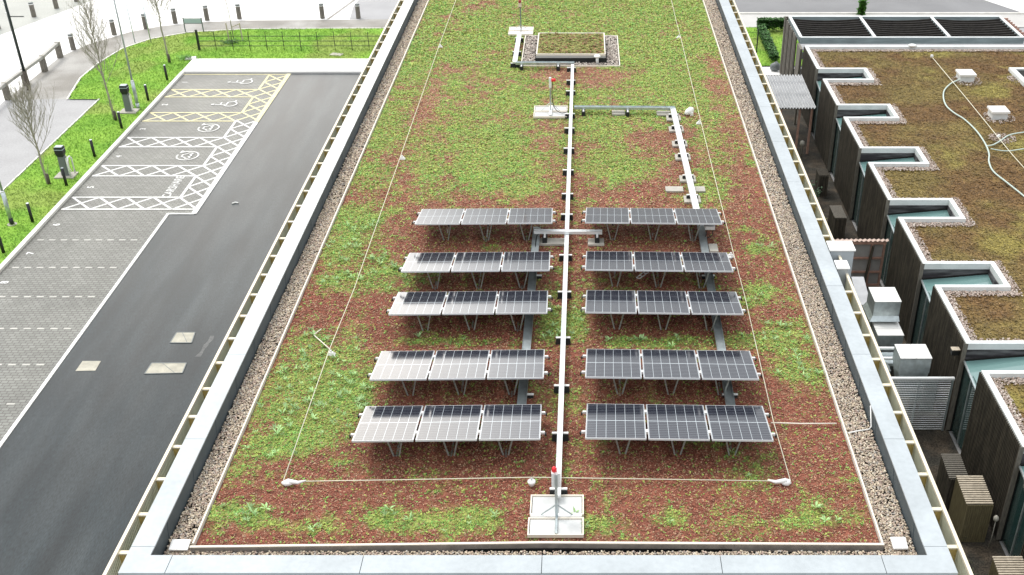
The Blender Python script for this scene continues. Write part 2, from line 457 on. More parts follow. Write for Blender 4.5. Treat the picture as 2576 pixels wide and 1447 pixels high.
# ================================================================= GROUND
def sheet(name, pts, z, m, label=None):
    o = MB().poly([(x, y, z) for x, y in pts]).build(name, m); o['kind'] = 'structure'
    return o
sheet('ground', [(-250, -20), (250, -20), (250, 400), (-250, 400)], -.03, M['slab_path'])
sheet('plaza', [(-60, 20), (-31.7, 20), (-31.7, 66.6), (-30.9, 69.0), (-29.2, 71.6), (-27.6, 72.9), (-25, 73.8), (-22.6, 74.15), (-13.5, 74.4), (-9, 74.4), (-9, 120), (-60, 120)], 0.0, M['white_concrete'])
sheet('footpath', [(-31.7, 59.1), (-28.3, 59.1), (-28.9, 62.5), (-28.85, 65.2), (-28.43, 67.9), (-27.3, 69.9), (-25.35, 71.3), (-21.7, 72.07), (-13.05, 72.18), (-7, 72.2), (-7, 74.4), (-13.5, 74.4), (-22.6, 74.15), (-25, 73.8), (-27.6, 72.9), (-29.2, 71.6), (-30.9, 69.0), (-31.7, 66.6)], 0.004, M['beige_path'])
sheet('pavement', [(-31.7, 20), (-26.5, 20), (-26.55, 59.1), (-31.7, 59.1)], 0.004, M['slab_path'])
sheet('side_road', [(-60, 60), (-39.5, 66.2), (-37.27, 70.88), (-35.48, 75.95), (-34.0, 80.5), (-33, 110), (-60, 110)], .006, mat('pale grey road', (.36, .37, .34), .6, var=.1, vscale=.3, speck=.12, sscale=12))
sheet('crossing', [(-15.6, 74.4), (-9, 74.4), (-9, 110), (-14.4, 110), (-15.9, 77.5)], .006, mat('grey crossing', (.30, .30, .31), .6, var=.08, vscale=.6))
sheet('crossing_strip', [(-17.15, 74.4), (-16.95, 74.4), (-15.0, 84), (-15.25, 84)], .008, M['beige_path'])
sheet('plaza_joint', [(-60, 65.2), (-31.8, 65.2), (-31.8, 65.26), (-60, 65.26)], .005, M['slab_path'])
sheet('car_park', [(-17.1, 8), (-7.0, 8), (-7.0, 63.4), (-17.1, 63.4)], .002, M['asphalt'])
sheet('car_park_bays', [(-23.25, 8), (-18.2, 8), (-18.2, 44.6), (-17.1, 44.6), (-17.1, 63.4), (-23.25, 63.4)], .004, M['pavers'])
sheet('car_park_lane', [(-18.2, 8), (-17.1, 8), (-17.1, 44.6), (-18.2, 44.6)], .002, M['asphalt'])
for nm, a in (('concrete_path', (-23.45, -7, 63.5, 65.85)),):
    o = MB().box(a[0], a[1], a[2], a[3], -.02, .1).build(nm, M['white_concrete']); o['kind'] = 'structure'
o = MB().box(-23.45, -23.25, 8, 63.46, -.02, .12).build('kerb', M['kerb']); o['kind'] = 'structure'
kb = MB(); kc = [(-26.58, 59.0), (-28.33, 59.0), (-28.95, 62.5), (-28.9, 65.2), (-28.48, 67.92), (-27.35, 69.95), (-25.38, 71.36), (-21.7, 72.13), (-13.05, 72.24), (-7, 72.26)]
for a, b in zip(kc[1:-1], kc[2:]): kb.bar((*a, .03), (*b, .03), .09, .08)
kb.bar((-26.58, 20, .03), (-26.58, 59, .03), .07, .08)
kb.build('path_edging', M['kerb'])['kind'] = 'structure'
# right hand far side
sheet('far_road', [(7, 75.75), (120, 75.75), (120, 130), (7, 130)], .004, M['asphalt2'])
sheet('far_pavement', [(7, 72.6), (120, 72.6), (120, 75.6), (7, 75.6)], .006, mat('light pavement', (.47, .46, .44), .6, var=.08, vscale=.6, speck=.1))
o = MB().box(7, 120, 75.6, 75.72, -.02, .1).build('far_kerb', M['kerb']); o['kind'] = 'structure'
sheet('white_footway', [(29.7, 75.8), (60, 75.8), (60, 110), (27.2, 110), (25.5, 84)], .010, M['white_concrete'])
sheet('alley_ground', [(6, 8), (11.6, 8), (11.6, 63.0), (6, 63.0)], .004, M['soil'])
sheet('back_garden_path', [(9.6, 63.0), (11.6, 63.0), (11.6, 64.6), (9.6, 64.6)], .006, M['white_concrete'])

# lawns: turf sheet with grass blades
def lawn_sheet(name, pts, z, nm2, boxb, inside, dens):
    x0, x1, y0, y1 = boxb
    nx = int((x1 - x0) / .25); ny = int((y1 - y0) / .25)
    gx, gy = np.meshgrid(np.linspace(x0, x1, nx + 1), np.linspace(y0, y1, ny + 1), indexing='ij')
    V = np.stack([gx, gy, np.full_like(gx, z)], -1).reshape(-1, 3)
    i, j = np.meshgrid(np.arange(nx), np.arange(ny), indexing='ij'); a = (i * (ny + 1) + j).ravel()
    F = np.stack([a, a + ny + 1, a + ny + 2, a + 1], 1)
    c = V[F].mean(1); F = F[inside(c[:, 0], c[:, 1])]
    def tone(x, y):
        t = fbm(x, y, .9, 4, 2)[:, None]; t = np.clip((t - .3) / .45, 0, 1)
        col = np.array([.18, .37, .04]) * (1 - t) + np.array([.27, .46, .06]) * t
        k = np.clip((fbm(x, y, .35, 3, 5)[:, None] - .55) / .12, 0, 1)
        return col * (1 - k * .5) + np.array([.32, .34, .10]) * k * .5
    o = np_mesh(name, V, F, M['moss'], tone(V[:, 0], V[:, 1])); o['kind'] = 'structure'
    n = int((x1 - x0) * (y1 - y0) * dens); n = int(n * 1.6); X = rng.uniform(x0, x1, n); Y = rng.uniform(y0, y1, n); k = inside(X, Y); X, Y = X[k], Y[k]
    VV, FF, T = clumps(np.stack([X, Y, np.full_like(X, z)], 1), rng.uniform(.03, .065, len(X)), tone(X, Y) * rng.uniform(.9, 1.15, (len(X), 1)), 4, 1.1, .2)
    g = np_mesh(nm2, VV, FF, M['leaf'], T); return g
def in_left(x, y):
    edge = np.interp(y, [20, 59, 59.01, 62.5, 65.2, 67.9, 69.9, 71.3, 72.07, 72.2], [-26.55, -26.55, -28.3, -28.9, -28.85, -28.43, -27.3, -25.35, -21.7, -13])
    return (y < 72.18) & (x > edge) & ((x < -23.47) | (y > 65.9))
g = lawn_sheet('lawn', None, .05, 'lawn_grass', (-29, -12.0, 24, 72.25), in_left, 90)
tag(g, 'short bright green grass growing beside the car park', 'grass', kind='stuff')
g = lawn_sheet('back_lawn', None, .05, 'garden_grass', (9.8, 13.4, 64.7, 72.4), lambda x, y: x > -99, 60)
tag(g, 'green grass patch behind the hedge at the back garden', 'grass', kind='stuff')

# markings
mk = {'w': [MB(), 0], 'y': [MB(), 0], 'd': [MB(), 0]}
def ribbon(k, pts, wdt, z):
    b = mk[k][0]
    for p, q in zip(pts[:-1], pts[1:]):
        d = Vector((q[0] - p[0], q[1] - p[1])); L_ = d.length
        if L_ < 1e-6: continue
        d /= L_; nrm_ = Vector((-d.y, d.x)) * wdt / 2; e = d * min(wdt * .3, .02)
        b.poly([(p[0] - e.x - nrm_.x, p[1] - e.y - nrm_.y, z), (q[0] + e.x - nrm_.x, q[1] + e.y - nrm_.y, z), (q[0] + e.x + nrm_.x, q[1] + e.y + nrm_.y, z), (p[0] - e.x + nrm_.x, p[1] - e.y + nrm_.y, z)])
        z += .0012
strips = [(45.04, 46.30, 'w'), (48.68, 49.90, 'w'), (52.24, 53.49, 'w'), (55.77, 57.01, 'y'), (59.43, 60.64, 'y')]
XL, XI, XO = -23.12, -18.25, -17.15
for y0, y1, c in strips:
    ribbon(c, [(XL, y0), (XI, y0)], .11, .016); ribbon(c, [(XL, y1), (XI, y1)], .11, .016)
    x = XL
    while x < XI - .5:
        x2 = min(x + 1.215, XI + .1)
        ribbon(c, [(x, y0), (x2, y1)], .11, .010); ribbon(c, [(x, y1), (x2, y0)], .11, .013); x += 1.215
ys = [45.04]
while ys[-1] < 62.6: ys.append(ys[-1] + 1.205)
for a, b in zip(ys[:-1], ys[1:]):
    c = 'w' if a < 55.5 else 'y'
    ribbon(c, [(XI, a), (XO, b)], .11, .010); ribbon(c, [(XI, b), (XO, a)], .11, .013)
for (y0, y1, c), nx_ in zip(strips, [s_[0] for s_ in strips[1:]] + [63.1]):
    ribbon('w' if c == 'w' and y1 < 53 else 'y' if c == 'y' else 'w', [(XI, y1), (XI, nx_)], .13, .019)
ribbon('w', [(XO, 44.6), (XO, 55.6)], .24, .022); ribbon('y', [(XO, 55.6), (XO, 63.3)], .24, .022)
ribbon('y', [(XL - .1, 63.22), (XO, 63.22)], .1, .016)
ribbon('w', [(XI, 45.04), (XO, 45.04)], .11, .016)
ribbon('w', [(XO, 44.58), (-18.28, 44.58), (-18.28, 8)], .13, .020)
for yv_ in (42.05, 39.6, 37.24, 34.89, 32.48, 30.11, 27.7, 25.3):
    for k in range(9):
        x = -22.95 + .49 * k
        ribbon('d', [(x, yv_), (x + .23, yv_)], .09, .012)
def local_to_world(c, u, v, s=1): return (c[0] - v * s, c[1] + u * s)     # reads towards +Y, top towards -X
def arc(cx, cy, r, a0, a1, n=18): return [(cx + r * math.cos(R(a0 + (a1 - a0) * i / n)), cy + r * math.sin(R(a0 + (a1 - a0) * i / n))) for i in range(n + 1)]
def strokes(k, c, lines, wdt, s, z=.014):
    for i, L_ in enumerate(lines): ribbon(k, [local_to_world(c, u, v, s) for u, v in L_], wdt, z + i * .004)
for px, py in ((612, 206), (572, 262)):
    X, Y, _ = at(px, py)
    strokes('w', (X, Y), [[(-.12, .62), (-.12, .02), (.25, .02), (.38, -.38), (.52, -.34)], arc(-.05, -.18, .34, 120, 345), [(-.12, .35), (.18, .35)], arc(-.12, .76, .06, 0, 360, 8)], .075, 1)
for px, py in ((525, 323), (472, 393)):
    X, Y, _ = at(px, py)
    strokes('w', (X, Y), [arc(0, 0, .52, 75, 395), [(.47, .30), (.62, .42), (.40, .46), (.47, .30)], [(-.32, -.18), (-.34, .02), (-.22, .08), (-.12, .26), (.14, .26), (.24, .08), (.34, .02), (.32, -.18), (.20, -.18), (.14, -.08), (.04, -.18), (-.08, -.18), (-.14, -.08), (-.22, -.18), (-.32, -.18)]], .07, 1)
def text_mesh(txt, size, k, c, z, sx=1.0, bold=.012):
    cu = bpy.data.curves.new('t', 'FONT'); cu.body = txt; cu.size = size; cu.align_x = 'CENTER'; cu.align_y = 'CENTER'; cu.offset = bold; cu.resolution_u = 3
    ob = bpy.data.objects.new('t', cu); COL.objects.link(ob); bpy.context.view_layer.update()
    me = bpy.data.meshes.new_from_object(ob.evaluated_get(bpy.context.evaluated_depsgraph_get()))
    b = mk[k][0]; base = len(b.v)
    for v in me.vertices:
        X, Y = local_to_world(c, v.co.x * sx, v.co.y); b.v.append((X, Y, z))
    for p in me.polygons: b.f.append(tuple(base + i for i in p.vertices))
    bpy.data.objects.remove(ob); bpy.data.curves.remove(cu); bpy.data.meshes.remove(me)
N_ = 2576 / 2910
for i, (px, py) in enumerate([(1860 / 3.538, 830 / 3.538), (1660 / 3.538, 1055 / 3.538), (1440 / 3.538, 1300 / 3.538), (1195 / 3.538, 409 + 128 / 3.538), (915 / 3.538, 409 + 438 / 3.538), (570 / 3.538, 409 + 815 / 3.538), (310 / 3.538, 409 + 1102 / 3.538), (50 / 3.538, 409 + 1395 / 3.538)]):
    X, Y, _ = at(px * N_, py * N_); text_mesh(str(i + 1), .42, 'w', (X, Y), .014)
X, Y, _ = at(435, 470); text_mesh('CARSHARE', .56, 'w', (-18.92, 47.47), .014, .86, .004)
mk['w'][0].build('white_road_markings', M['white_paint'])['kind'] = 'structure'
mk['y'][0].build('yellow_road_markings', M['yellow_paint'])['kind'] = 'structure'
sm = MB(); zq = .0045
for (xa, ya), (xb, yb), wq in (((-12.6, 38.5), (-12.1, 41.8), .14), ((-13.6, 33.0), (-13.45, 34.4), .22)):
    pts_ = [(xa + (xb - xa) * q / 5 + random.uniform(-.03, .03), ya + (yb - ya) * q / 5) for q in range(6)]
    for q in range(5):
        w1_, w2_ = wq * random.uniform(.4, 1), wq * random.uniform(.4, 1); p, n_ = pts_[q], pts_[q + 1]
        sm.poly([(p[0] - w1_ / 2, p[1], zq), (p[0] + w1_ / 2, p[1], zq), (n_[0] + w2_ / 2, n_[1], zq), (n_[0] - w2_ / 2, n_[1], zq)])
sm.build('asphalt_scuffs', mat('pale scuff', (.075, .08, .08), .5, var=.4, vscale=6))['kind'] = 'structure'
mk['d'][0].build('bay_marker_blocks', mat('pale marker block', (.50, .49, .45), .6, var=.12, vscale=3))['kind'] = 'structure'
# service covers and litter on the asphalt
def quadslab(name, pts, z, h, m, label, cat, group=None):
    b = MB(); P_ = [at(*p, z) for p in pts]; b.hexa([(x, y, z - .01) for x, y, _ in P_] + [(x, y, z + h) for x, y, _ in P_])
    o_ = tag(b.build(name, m), label, cat, group)
    if 'asphalt' in label:
        f_ = MB(); zt_ = z + h + .004; Q_ = [Vector((x, y, zt_)) for x, y, _ in P_]
        for a_, b_2 in zip(Q_, Q_[1:] + Q_[:1]): f_.bar(a_, b_2, .035, .006)
        f_.bar(Q_[1] * .8 + Q_[0] * .2, Q_[3] * .7 + Q_[2] * .3, .02, .004)
        f_.build('cover_frame', M['charger_grey'], o_)
    return o_
quadslab('service_cover', [(428, 863), (482, 863), (491, 837), (445, 837)], .0, .012, M['patch_paint'], 'worn cream service cover in the asphalt closest to the building edge', 'cover', 'cream service covers in the asphalt')
quadslab('service_cover', [(190, 934), (240, 933), (254, 909), (208, 909)], .0, .012, M['patch_paint'], 'worn cream service cover nearest the white bay line', 'cover', 'cream service covers in the asphalt')
quadslab('service_cover', [(364, 941), (459, 939), (469, 914), (382, 914)], .0, .012, M['patch_paint'], 'long cream service cover, widest of the three in the asphalt', 'cover', 'cream service covers in the asphalt')
quadslab('lawn_cover', [(828, 139), (856, 141), (865, 136), (838, 133)], .06, .02, M['patch_paint'], 'flat cream inspection cover in the grass below the wire fence', 'cover')
X, Y, _ = at(592, 511)
tag(MB().tube([(X - .12, Y - .1, .02), (X, Y, .03), (X + .14, Y - .02, .02)], .035, 6).build('litter', M['white_plastic']), 'small curved white scrap lying on the dark asphalt', 'litter')
X, Y, _ = at(480, 148, .05)
t = thing('lawn_box', 'small pale box cover lying in the grass by the corner of the white path', 'cover', (X, Y, .05))
MB().box(X - .3, X + .3, Y - .2, Y + .2, .05, .13, .2).build('cover_lid', M['white_plastic'], t); MB().box(X - .36, X + .36, Y - .26, Y + .26, .04, .07, .2).build('cover_frame', M['slab'], t)

# ================================================================= MAIN BUILDING
ZC = 8.45; ZR = 8.05; Y0 = 13.38; Y1 = 54
bld = thing('building', 'long building under the camera with a planted flat roof and pale grey parapet', 'building', (-.75, 33, 0))
MB().box(-7.5, 6.0, Y0 + .05, Y1 + .35, -.05, ZC - .1).v and None
wb = MB()
wb.box(-7.5, 6.0, Y0 + .06, Y1 + .3, -.05, 7.9)
wb.build('wall', M['wall'], bld)
up = MB()
up.box(-7.5, -7.22, Y0 + .06, Y1 + .3, 7.905, ZC - .03); up.box(5.71, 6.0, Y0 + .06, Y1 + .3, 7.905, ZC - .03)
up.box(-7.215, 5.705, Y0 + .06, Y0 + .40, 7.905, ZC - .03); up.box(-7.215, 5.705, Y1 + .02, Y1 + .3, 7.905, ZC - .03)
for k in range(26):
    y = 14.6 + k * 1.5
    for sx_, x in ((1, -7.218), (-1, 5.708)): up.bar((x, y, 8.05), (x, y + .12, 8.42), .012, .02)
up.build('parapet_upstand', M['upstand'], bld)
cp = MB()
y = Y0 + .63; edges = [Y0 + .63]
while edges[-1] < Y1: edges.append(edges[-1] + 2.985)
for a, b in zip(edges[:-1], edges[1:]):
    cp.box(-7.59, -7.20, a + .005, b - .005, ZC - .03, ZC); cp.box(5.69, 6.08, a + .005, b - .005, ZC - .03, ZC)
xs = [-6.93, -4.9 + 1.25, -.68, 2.3, 4.95]
xs = [-6.83, -3.66, -.70, 2.25, 4.92]
cp.box(-7.59, xs[0] - .006, Y0, Y0 + .42, ZC - .03, ZC)
cp.box(-7.59, -7.20, Y0 + .421, Y0 + .625, ZC - .03, ZC); cp.box(5.69, 6.08, Y0 + .421, Y0 + .625, ZC - .03, ZC)
for a, b in zip(xs[:-1], xs[1:]): cp.box(a + .006, b - .006, Y0, Y0 + .42, ZC - .03, ZC)
cp.box(xs[-1] + .006, 6.08, Y0, Y0 + .42, ZC - .03, ZC)
cp.box(-7.59, 6.08, Y1 + .35, Y1 + .7, ZC - .03, ZC)
cp.box(-7.59, 6.08, Y0 - .004, Y0 + .02, ZC - .16, ZC - .031)
cp.build('coping', M['coping'], bld)
MB().box(-6.72, 5.12, 14.38, Y1, 7.905, ZR).build('roof_deck', M['dark_back'], bld)
MB().box(-7.215, 5.705, 13.79, 14.375, 7.905, 7.99).box(-7.215, -6.73, 14.376, Y1, 7.905, 7.99).box(5.13, 5.705, 14.376, Y1, 7.905, 7.99).build('roof_edge_tray', M['dark_back'], bld)
MB().box(-6.74, -6.71, 14.4, Y1, 7.99, 8.17).box(5.11, 5.14, 14.4, Y1, 7.99, 8.17).build('edge_trim', M['trim'], bld)
fb = MB()
for a, b in (((-6.75, 14.31), (-.7, 14.42)), ((-.7, 14.42), (5.145, 14.375))):
    fb.bar((*a, 8.075), (*b, 8.075), .03, .16)
fb.build('edge_board', M['trimface'], bld)
fb = MB()
for a, b in (((-6.75, 14.31), (-.7, 14.42)), ((-.7, 14.42), (5.145, 14.375))): fb.bar((*a, 8.166), (*b, 8.166), .045, .02)
fb.build('edge_trim', M['trim'], bld)
# outer ribbed screen, its top rail, and the fins that carry it
XSL, XSR = -7.865, 6.345
for x, sg in ((XSL, -1), (XSR, 1)):
    MB().box(x - .03, x + .03, 12.6, Y1, 8.28, 8.34).build('screen_rail', M['cream'], bld)
    zz = MB(); n = int((Y1 - 12.6) / .06)
    for i in range(n):
        y = 12.6 + i * .06; zz.hexa([(x - .012, y, .6), (x + .012, y, .6), (x + .012, y + .038, .6), (x - .012, y + .038, .6), (x - .012, y, 8.279), (x + .012, y, 8.279), (x + .012, y + .038, 8.279), (x - .012, y + .038, 8.279)])
    zz.build('screen_sheet', M['mesh_metal'], bld)
for side in (-1, 1):
    xa, xb = (XSL + .03, -7.595) if side < 0 else (6.085, XSR - .03)
    for k in range(42):
        y = 13.0 + .9755 * k + (.06 if side < 0 else .20)
        if y > Y1 - .2: break
        f = MB().box(xa, xb, y - .03, y + .03, 7.55, 8.27).box(xa + .10, xa + .13, y - .034, y - .0305, 7.55, 8.27).build('screen_bracket', M['fin'], bld)
        MB().box(xa - .004, xb + .004, y - .04, y + .04, 8.271, 8.30).build('bracket_cap', M['cream'], f)

# pebbles along the parapet
def peb_area(rects, dens, size, z):
    X = []; Y = []
    for x0, x1, y0, y1 in rects:
        n = int((x1 - x0) * (y1 - y0) * dens); X.append(rng.uniform(x0, x1, n)); Y.append(rng.uniform(y0, y1, n))
    X = np.concatenate(X); Y = np.concatenate(Y); return X, Y, z + rng.uniform(-.01, .035, len(X)), size
X, Y, Z, s_ = peb_area([(-7.19, -6.77, 13.83, 28), (5.16, 5.68, 13.83, 28), (-7.19, 5.68, 13.83, 14.30)], 1900, .0185, 8.05)
tag(pebbles('pebble_margin', X, Y, Z, s_, M['pebble'], True), 'tan and brown river pebbles filling the near roof edge', 'pebbles', kind='stuff')
X, Y, Z, s_ = peb_area([(-7.19, -6.77, 28, Y1), (5.16, 5.68, 28, Y1)], 1000, .027, 8.05)
tag(pebbles('pebble_margin', X, Y, Z, s_, M['pebble'], False), 'tan pebbles along the far stretches of both roof edges', 'pebbles', kind='stuff')

# green roof tone field
_gp = [  # pixel centre, radii in metres, weight (+ green, - red)
 (870, 545, .8, .7, .5), (890, 600, .7, 1, .45), (850, 650, .7, 1, .5), (900, 700, .6, .8, .4), (830, 740, .7, .6, .3), (1020, 690, .6, .8, .5), (960, 640, .5, .5, .2),
 (760, 850, 1.0, .9, .5), (880, 860, .8, .8, .35), (720, 960, .9, .9, .45), (830, 950, .9, .9, .4), (900, 980, .8, .8, .45), (740, 1050, .9, .8, .5), (870, 1050, .7, .7, .4), (700, 1120, .8, .5, .4), (830, 1110, .7, .5, .35), (960, 900, .4, .8, .3),
 (580, 1285, .5, .35, .75), (640, 1290, .4, .35, .35), (740, 1320, .8, .25, .3), (900, 1300, .8, .3, .35), (960, 1290, .4, .3, .3), (1080, 1310, .5, .3, .45), (1160, 1300, .8, .3, .4), (1210, 1290, .3, .3, .3),
 (660, 1330, .7, .2, .2), (840, 1335, .7, .2, .25), (1010, 1330, .7, .2, .25), (1250, 1330, .5, .2, .2), (1560, 1320, .6, .3, .3), (1830, 1330, .8, .3, .3), (2030, 1260, .5, .5, .25), (1890, 1240, .7, .4, .15),
 (1490, 1320, .4, .3, .35), (1600, 1270, .9, .3, .2), (1720, 1300, .8, .3, .35), (1950, 1310, .8, .3, .4), (2100, 1300, .7, .35, .4), (2130, 1210, .5, .4, .2), (2040, 1110, .5, .3, .3),
 (1930, 640, .6, .7, .45), (1900, 740, .4, .9, .4), (1960, 730, .7, .5, .4), (1960, 850, .8, .6, .45), (2000, 930, .8, .6, .65), (1900, 600, .4, .6, .2),
 (1385, 800, .35, 1.2, .6), (1450, 830, .35, 1.3, .6), (1460, 760, .3, .8, .3), (1395, 700, .2, .5, .2), (1445, 1010, .25, .7, .25),
 (1060, 858, .7, .25, .5), (1200, 860, 1, .25, .35), (1560, 858, .7, .3, .5), (1700, 858, 1, .3, .5), (1860, 860, .5, .4, .45), (1460, 545, .4, 1, .2),
 (1500, 590, 3.0, .9, -.2), (1060, 620, .5, .5, -.2),
 (1085, 230, .5, 3, -.33), (1040, 320, .5, 2, -.38), (980, 380, .6, 1.6, -.2), (920, 500, .5, 1, -.15), (1010, 430, .4, 1.5, -.15),
 (1380, 185, .9, .7, -.55), (1500, 185, 1.1, .8, -.6), (1560, 190, .6, .5, -.3), (1300, 120, .4, .6, -.4), (1190, 20, .8, 1.2, -.35), (1240, 130, .8, .8, -.2),
 (1380, 330, .8, 1.5, -.18), (1300, 300, .8, 1.2, -.2), (1720, 330, .4, .5, -.4), (1660, 355, .9, .8, -.55), (1610, 350, .5, .5, -.3), (1690, 440, .5, .8, -.5), (1640, 480, 1, .8, -.45), (1560, 500, .8, .6, -.2),
 (1800, 150, .6, 1.4, -.4), (1815, 230, .5, 1.5, -.35), (1850, 320, .7, 1.6, -.5), (1870, 420, .6, 1.6, -.45), (1900, 500, .6, 1.6, -.4), (1740, 290, .3, .3, -.4),
 (1090, 100, .4, 2, -.1), (1300, 420, 1, 1.5, .15), (1150, 400, 1, 2, .15), (1600, 100, 2, 5, .15), (1400, 480, .3, 1.2, -.1),
 (1300, 880, 2.5, .0001, 0)]
def greenness(x, y):
    v = np.interp(y, [13, 16, 20, 25, 27.5, 29.5, 34, 60], [.04, .03, .05, .07, .20, .50, .62, .68])
    for px, py, rx, ry, w_ in _gp:
        cx, cy, _ = at(px, py, ZR + .05); v = v + w_ * 1.1 * np.exp(-((x - cx) / max(rx, .05)) ** 2 - ((y - cy) / max(ry, .05)) ** 2)
    shade = np.zeros_like(x)
    v = v + (fbm(x, y, .55, 4, 0) - .5) * .85 + (fbm(x, y, 1.8, 4, 3) - .5) * .95 + (fbm(x, y, 7, 2, 5) - .5) * .6
    return v
def roof_tone(x, y):
    g = np.clip((greenness(x, y) - .17) / .55, 0, 1)[:, None]
    n = fbm(x, y, 6, 3, 1)[:, None]
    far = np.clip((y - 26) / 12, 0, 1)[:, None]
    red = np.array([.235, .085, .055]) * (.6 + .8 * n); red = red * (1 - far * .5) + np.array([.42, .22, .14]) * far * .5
    gr = np.array([.29, .31, .09]) * (.65 + .7 * n)
    k = np.clip((fbm(x, y, 1.1, 3, 6)[:, None] - .5) / .15, 0, 1)
    gr = gr * (1 - k) + np.array([.24, .38, .09]) * (.65 + .7 * n) * k
    return red * (1 - g) + gr * g, g[:, 0]
def grid_mesh(name, x0, x1, y0, y1, st, zf, tf, m, keep=None, parent=None):
    nx = int((x1 - x0) / st); ny = int((y1 - y0) / st)
    gx, gy = np.meshgrid(np.linspace(x0, x1, nx + 1), np.linspace(y0, y1, ny + 1), indexing='ij'); x = gx.ravel(); y = gy.ravel()
    V = np.stack([x, y, zf(x, y)], 1); i, j = np.meshgrid(np.arange(nx), np.arange(ny), indexing='ij'); a = (i * (ny + 1) + j).ravel()
    F = np.stack([a, a + ny + 1, a + ny + 2, a + 1], 1)
    if keep is not None: c = V[F].mean(1); F = F[keep(c[:, 0], c[:, 1])]
    return np_mesh(name, V, F, m, tf(x, y), smooth=True, parent=parent)
BX = (-1.77, .78, 40.33, 42.96)      # raised box on the roof
BG = (-2.33, 1.31, 40.0, 43.68)     # its gravel bed
notbox = lambda x, y: ~((x > BG[0]) & (x < BG[1]) & (y > BG[2]) & (y < BG[3]))
bedz = lambda x, y: ZR + .01 + .05 * fbm(x, y, 4, 3, 2)
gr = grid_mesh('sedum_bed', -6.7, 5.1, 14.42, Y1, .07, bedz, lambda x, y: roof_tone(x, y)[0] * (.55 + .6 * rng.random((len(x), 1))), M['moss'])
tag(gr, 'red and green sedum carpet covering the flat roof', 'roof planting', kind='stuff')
def scatter(y0, y1, dens, smin, smax, blades):
    n = int(11.7 * (y1 - y0) * dens); x = rng.uniform(-6.68, 5.08, n); y = rng.uniform(y0, y1, n); k = notbox(x, y); x, y = x[k], y[k]
    t, g = roof_tone(x, y); pick = rng.random(len(x))
    isg = pick < np.clip(g * .9, .06, .78)
    far = np.clip((y - 24) / 12, 0, 1)[:, None]
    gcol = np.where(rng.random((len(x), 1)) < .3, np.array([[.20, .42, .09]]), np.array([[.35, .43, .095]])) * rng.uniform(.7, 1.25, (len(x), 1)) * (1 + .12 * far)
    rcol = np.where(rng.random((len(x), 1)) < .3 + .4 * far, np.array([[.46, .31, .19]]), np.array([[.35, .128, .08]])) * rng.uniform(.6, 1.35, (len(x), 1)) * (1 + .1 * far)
    tone = np.where(isg[:, None], gcol, rcol)
    s = rng.uniform(smin, smax, len(x)) * np.where(isg, 1.15, .8)
    return clumps(np.stack([x, y, bedz(x, y) + .004], 1), s, tone, blades, .6, .34)
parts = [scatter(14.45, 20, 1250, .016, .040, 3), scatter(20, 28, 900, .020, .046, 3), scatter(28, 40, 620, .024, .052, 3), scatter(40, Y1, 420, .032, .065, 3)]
n = 260; x = rng.uniform(-6.6, 5, n * 8); y = rng.uniform(14.5, 27, n * 8); g = greenness(x, y) > .55; x, y = x[g][:n], y[g][:n]
parts.append(clumps(np.stack([x, y, np.full_like(x, ZR + .08)], 1), rng.uniform(.06, .13, len(x)), np.array([[.34, .52, .22]]) * rng.uniform(.7, 1.3, (len(x), 1)), 9, .8, .14))
off = 0; Vs, Fs, Ts = [], [], []
for v, f, t_ in parts: Vs.append(v); Fs.append(f + off); Ts.append(t_); off += len(v)
o = np_mesh('sedum_leaves', np.concatenate(Vs), np.concatenate(Fs), M['leaf'], np.concatenate(Ts))
tag(o, 'fine sedum rosettes and leaf litter scattered across the flat roof', 'plants', kind='stuff')

# raised box with its own planting
rb = thing('roof_hatch_box', 'low raised box with a planted lid and black front on the roof', 'roof box', (-.5, 41.2, ZR))
MB().box(BX[0] - .03, BX[1] + .03, 40.34, 42.93, ZR, 8.319).build('base', M['rubber'], rb)
MB().box(BX[0], BX[1], BX[2], BX[3], 8.32, 8.405).build('fascia', mat('pale grey fascia', (.45, .45, .44), .6), rb)
tr = MB(); x0, x1, y0, y1 = BX
tr.box(x0, x1, y0, y0 + .04, 8.406, 8.47).box(x0, x1, y1 - .04, y1, 8.406, 8.47).box(x0, x0 + .04, y0 + .041, y1 - .041, 8.406, 8.47).box(x1 - .04, x1, y0 + .041, y1 - .041, 8.406, 8.47)
tr.build('lid_trim', M['trim'], rb)
def tb(x, y): t, g = roof_tone(x, y); k = rng.random((len(x), 1)); return np.array([[.24, .23, .075]]) * (.6 + .8 * k)
l = grid_mesh('lid_planting', x0 + .04, x1 - .04, y0 + .04, y1 - .04, .08, lambda x, y: 8.43 + .03 * rng.random(len(x)), tb, M['moss'])
l.parent = rb; l.location = -Vector(rb.location)
nn = 900; x = rng.uniform(x0 + .08, x1 - .08, nn); y = rng.uniform(y0 + .08, y1 - .08, nn)
V, F, T = clumps(np.stack([x, y, np.full(nn, 8.45)], 1), rng.uniform(.04, .09, nn), np.where(rng.random((nn, 1)) < .65, np.array([[.25, .28, .07]]), np.array([[.30, .14, .07]])) * rng.uniform(.6, 1.3, (nn, 1)), 4, .5, .38)
l = np_mesh('lid_leaves', V, F, M['leaf'], T, parent=rb); l.location = -Vector(rb.location); l['kind'] = 'stuff'
bt = MB(); gx0, gx1, gy0, gy1 = BG
bt.box(gx0, gx1, gy0, gy0 + .035, ZR, 8.15).box(gx0, gx1, gy1 - .035, gy1, ZR, 8.15).box(gx0, gx0 + .035, gy0 + .036, gy1 - .036, ZR, 8.15).box(gx1 - .035, gx1, gy0 + .036, gy1 - .036, ZR, 8.15)
bt.build('gravel_edging', M['trim'], rb)
MB().box(gx0 + .036, gx1 - .036, gy0 + .036, gy1 - .036, ZR + .02, 8.12).build('gravel_bed', M['dark_back'], rb)
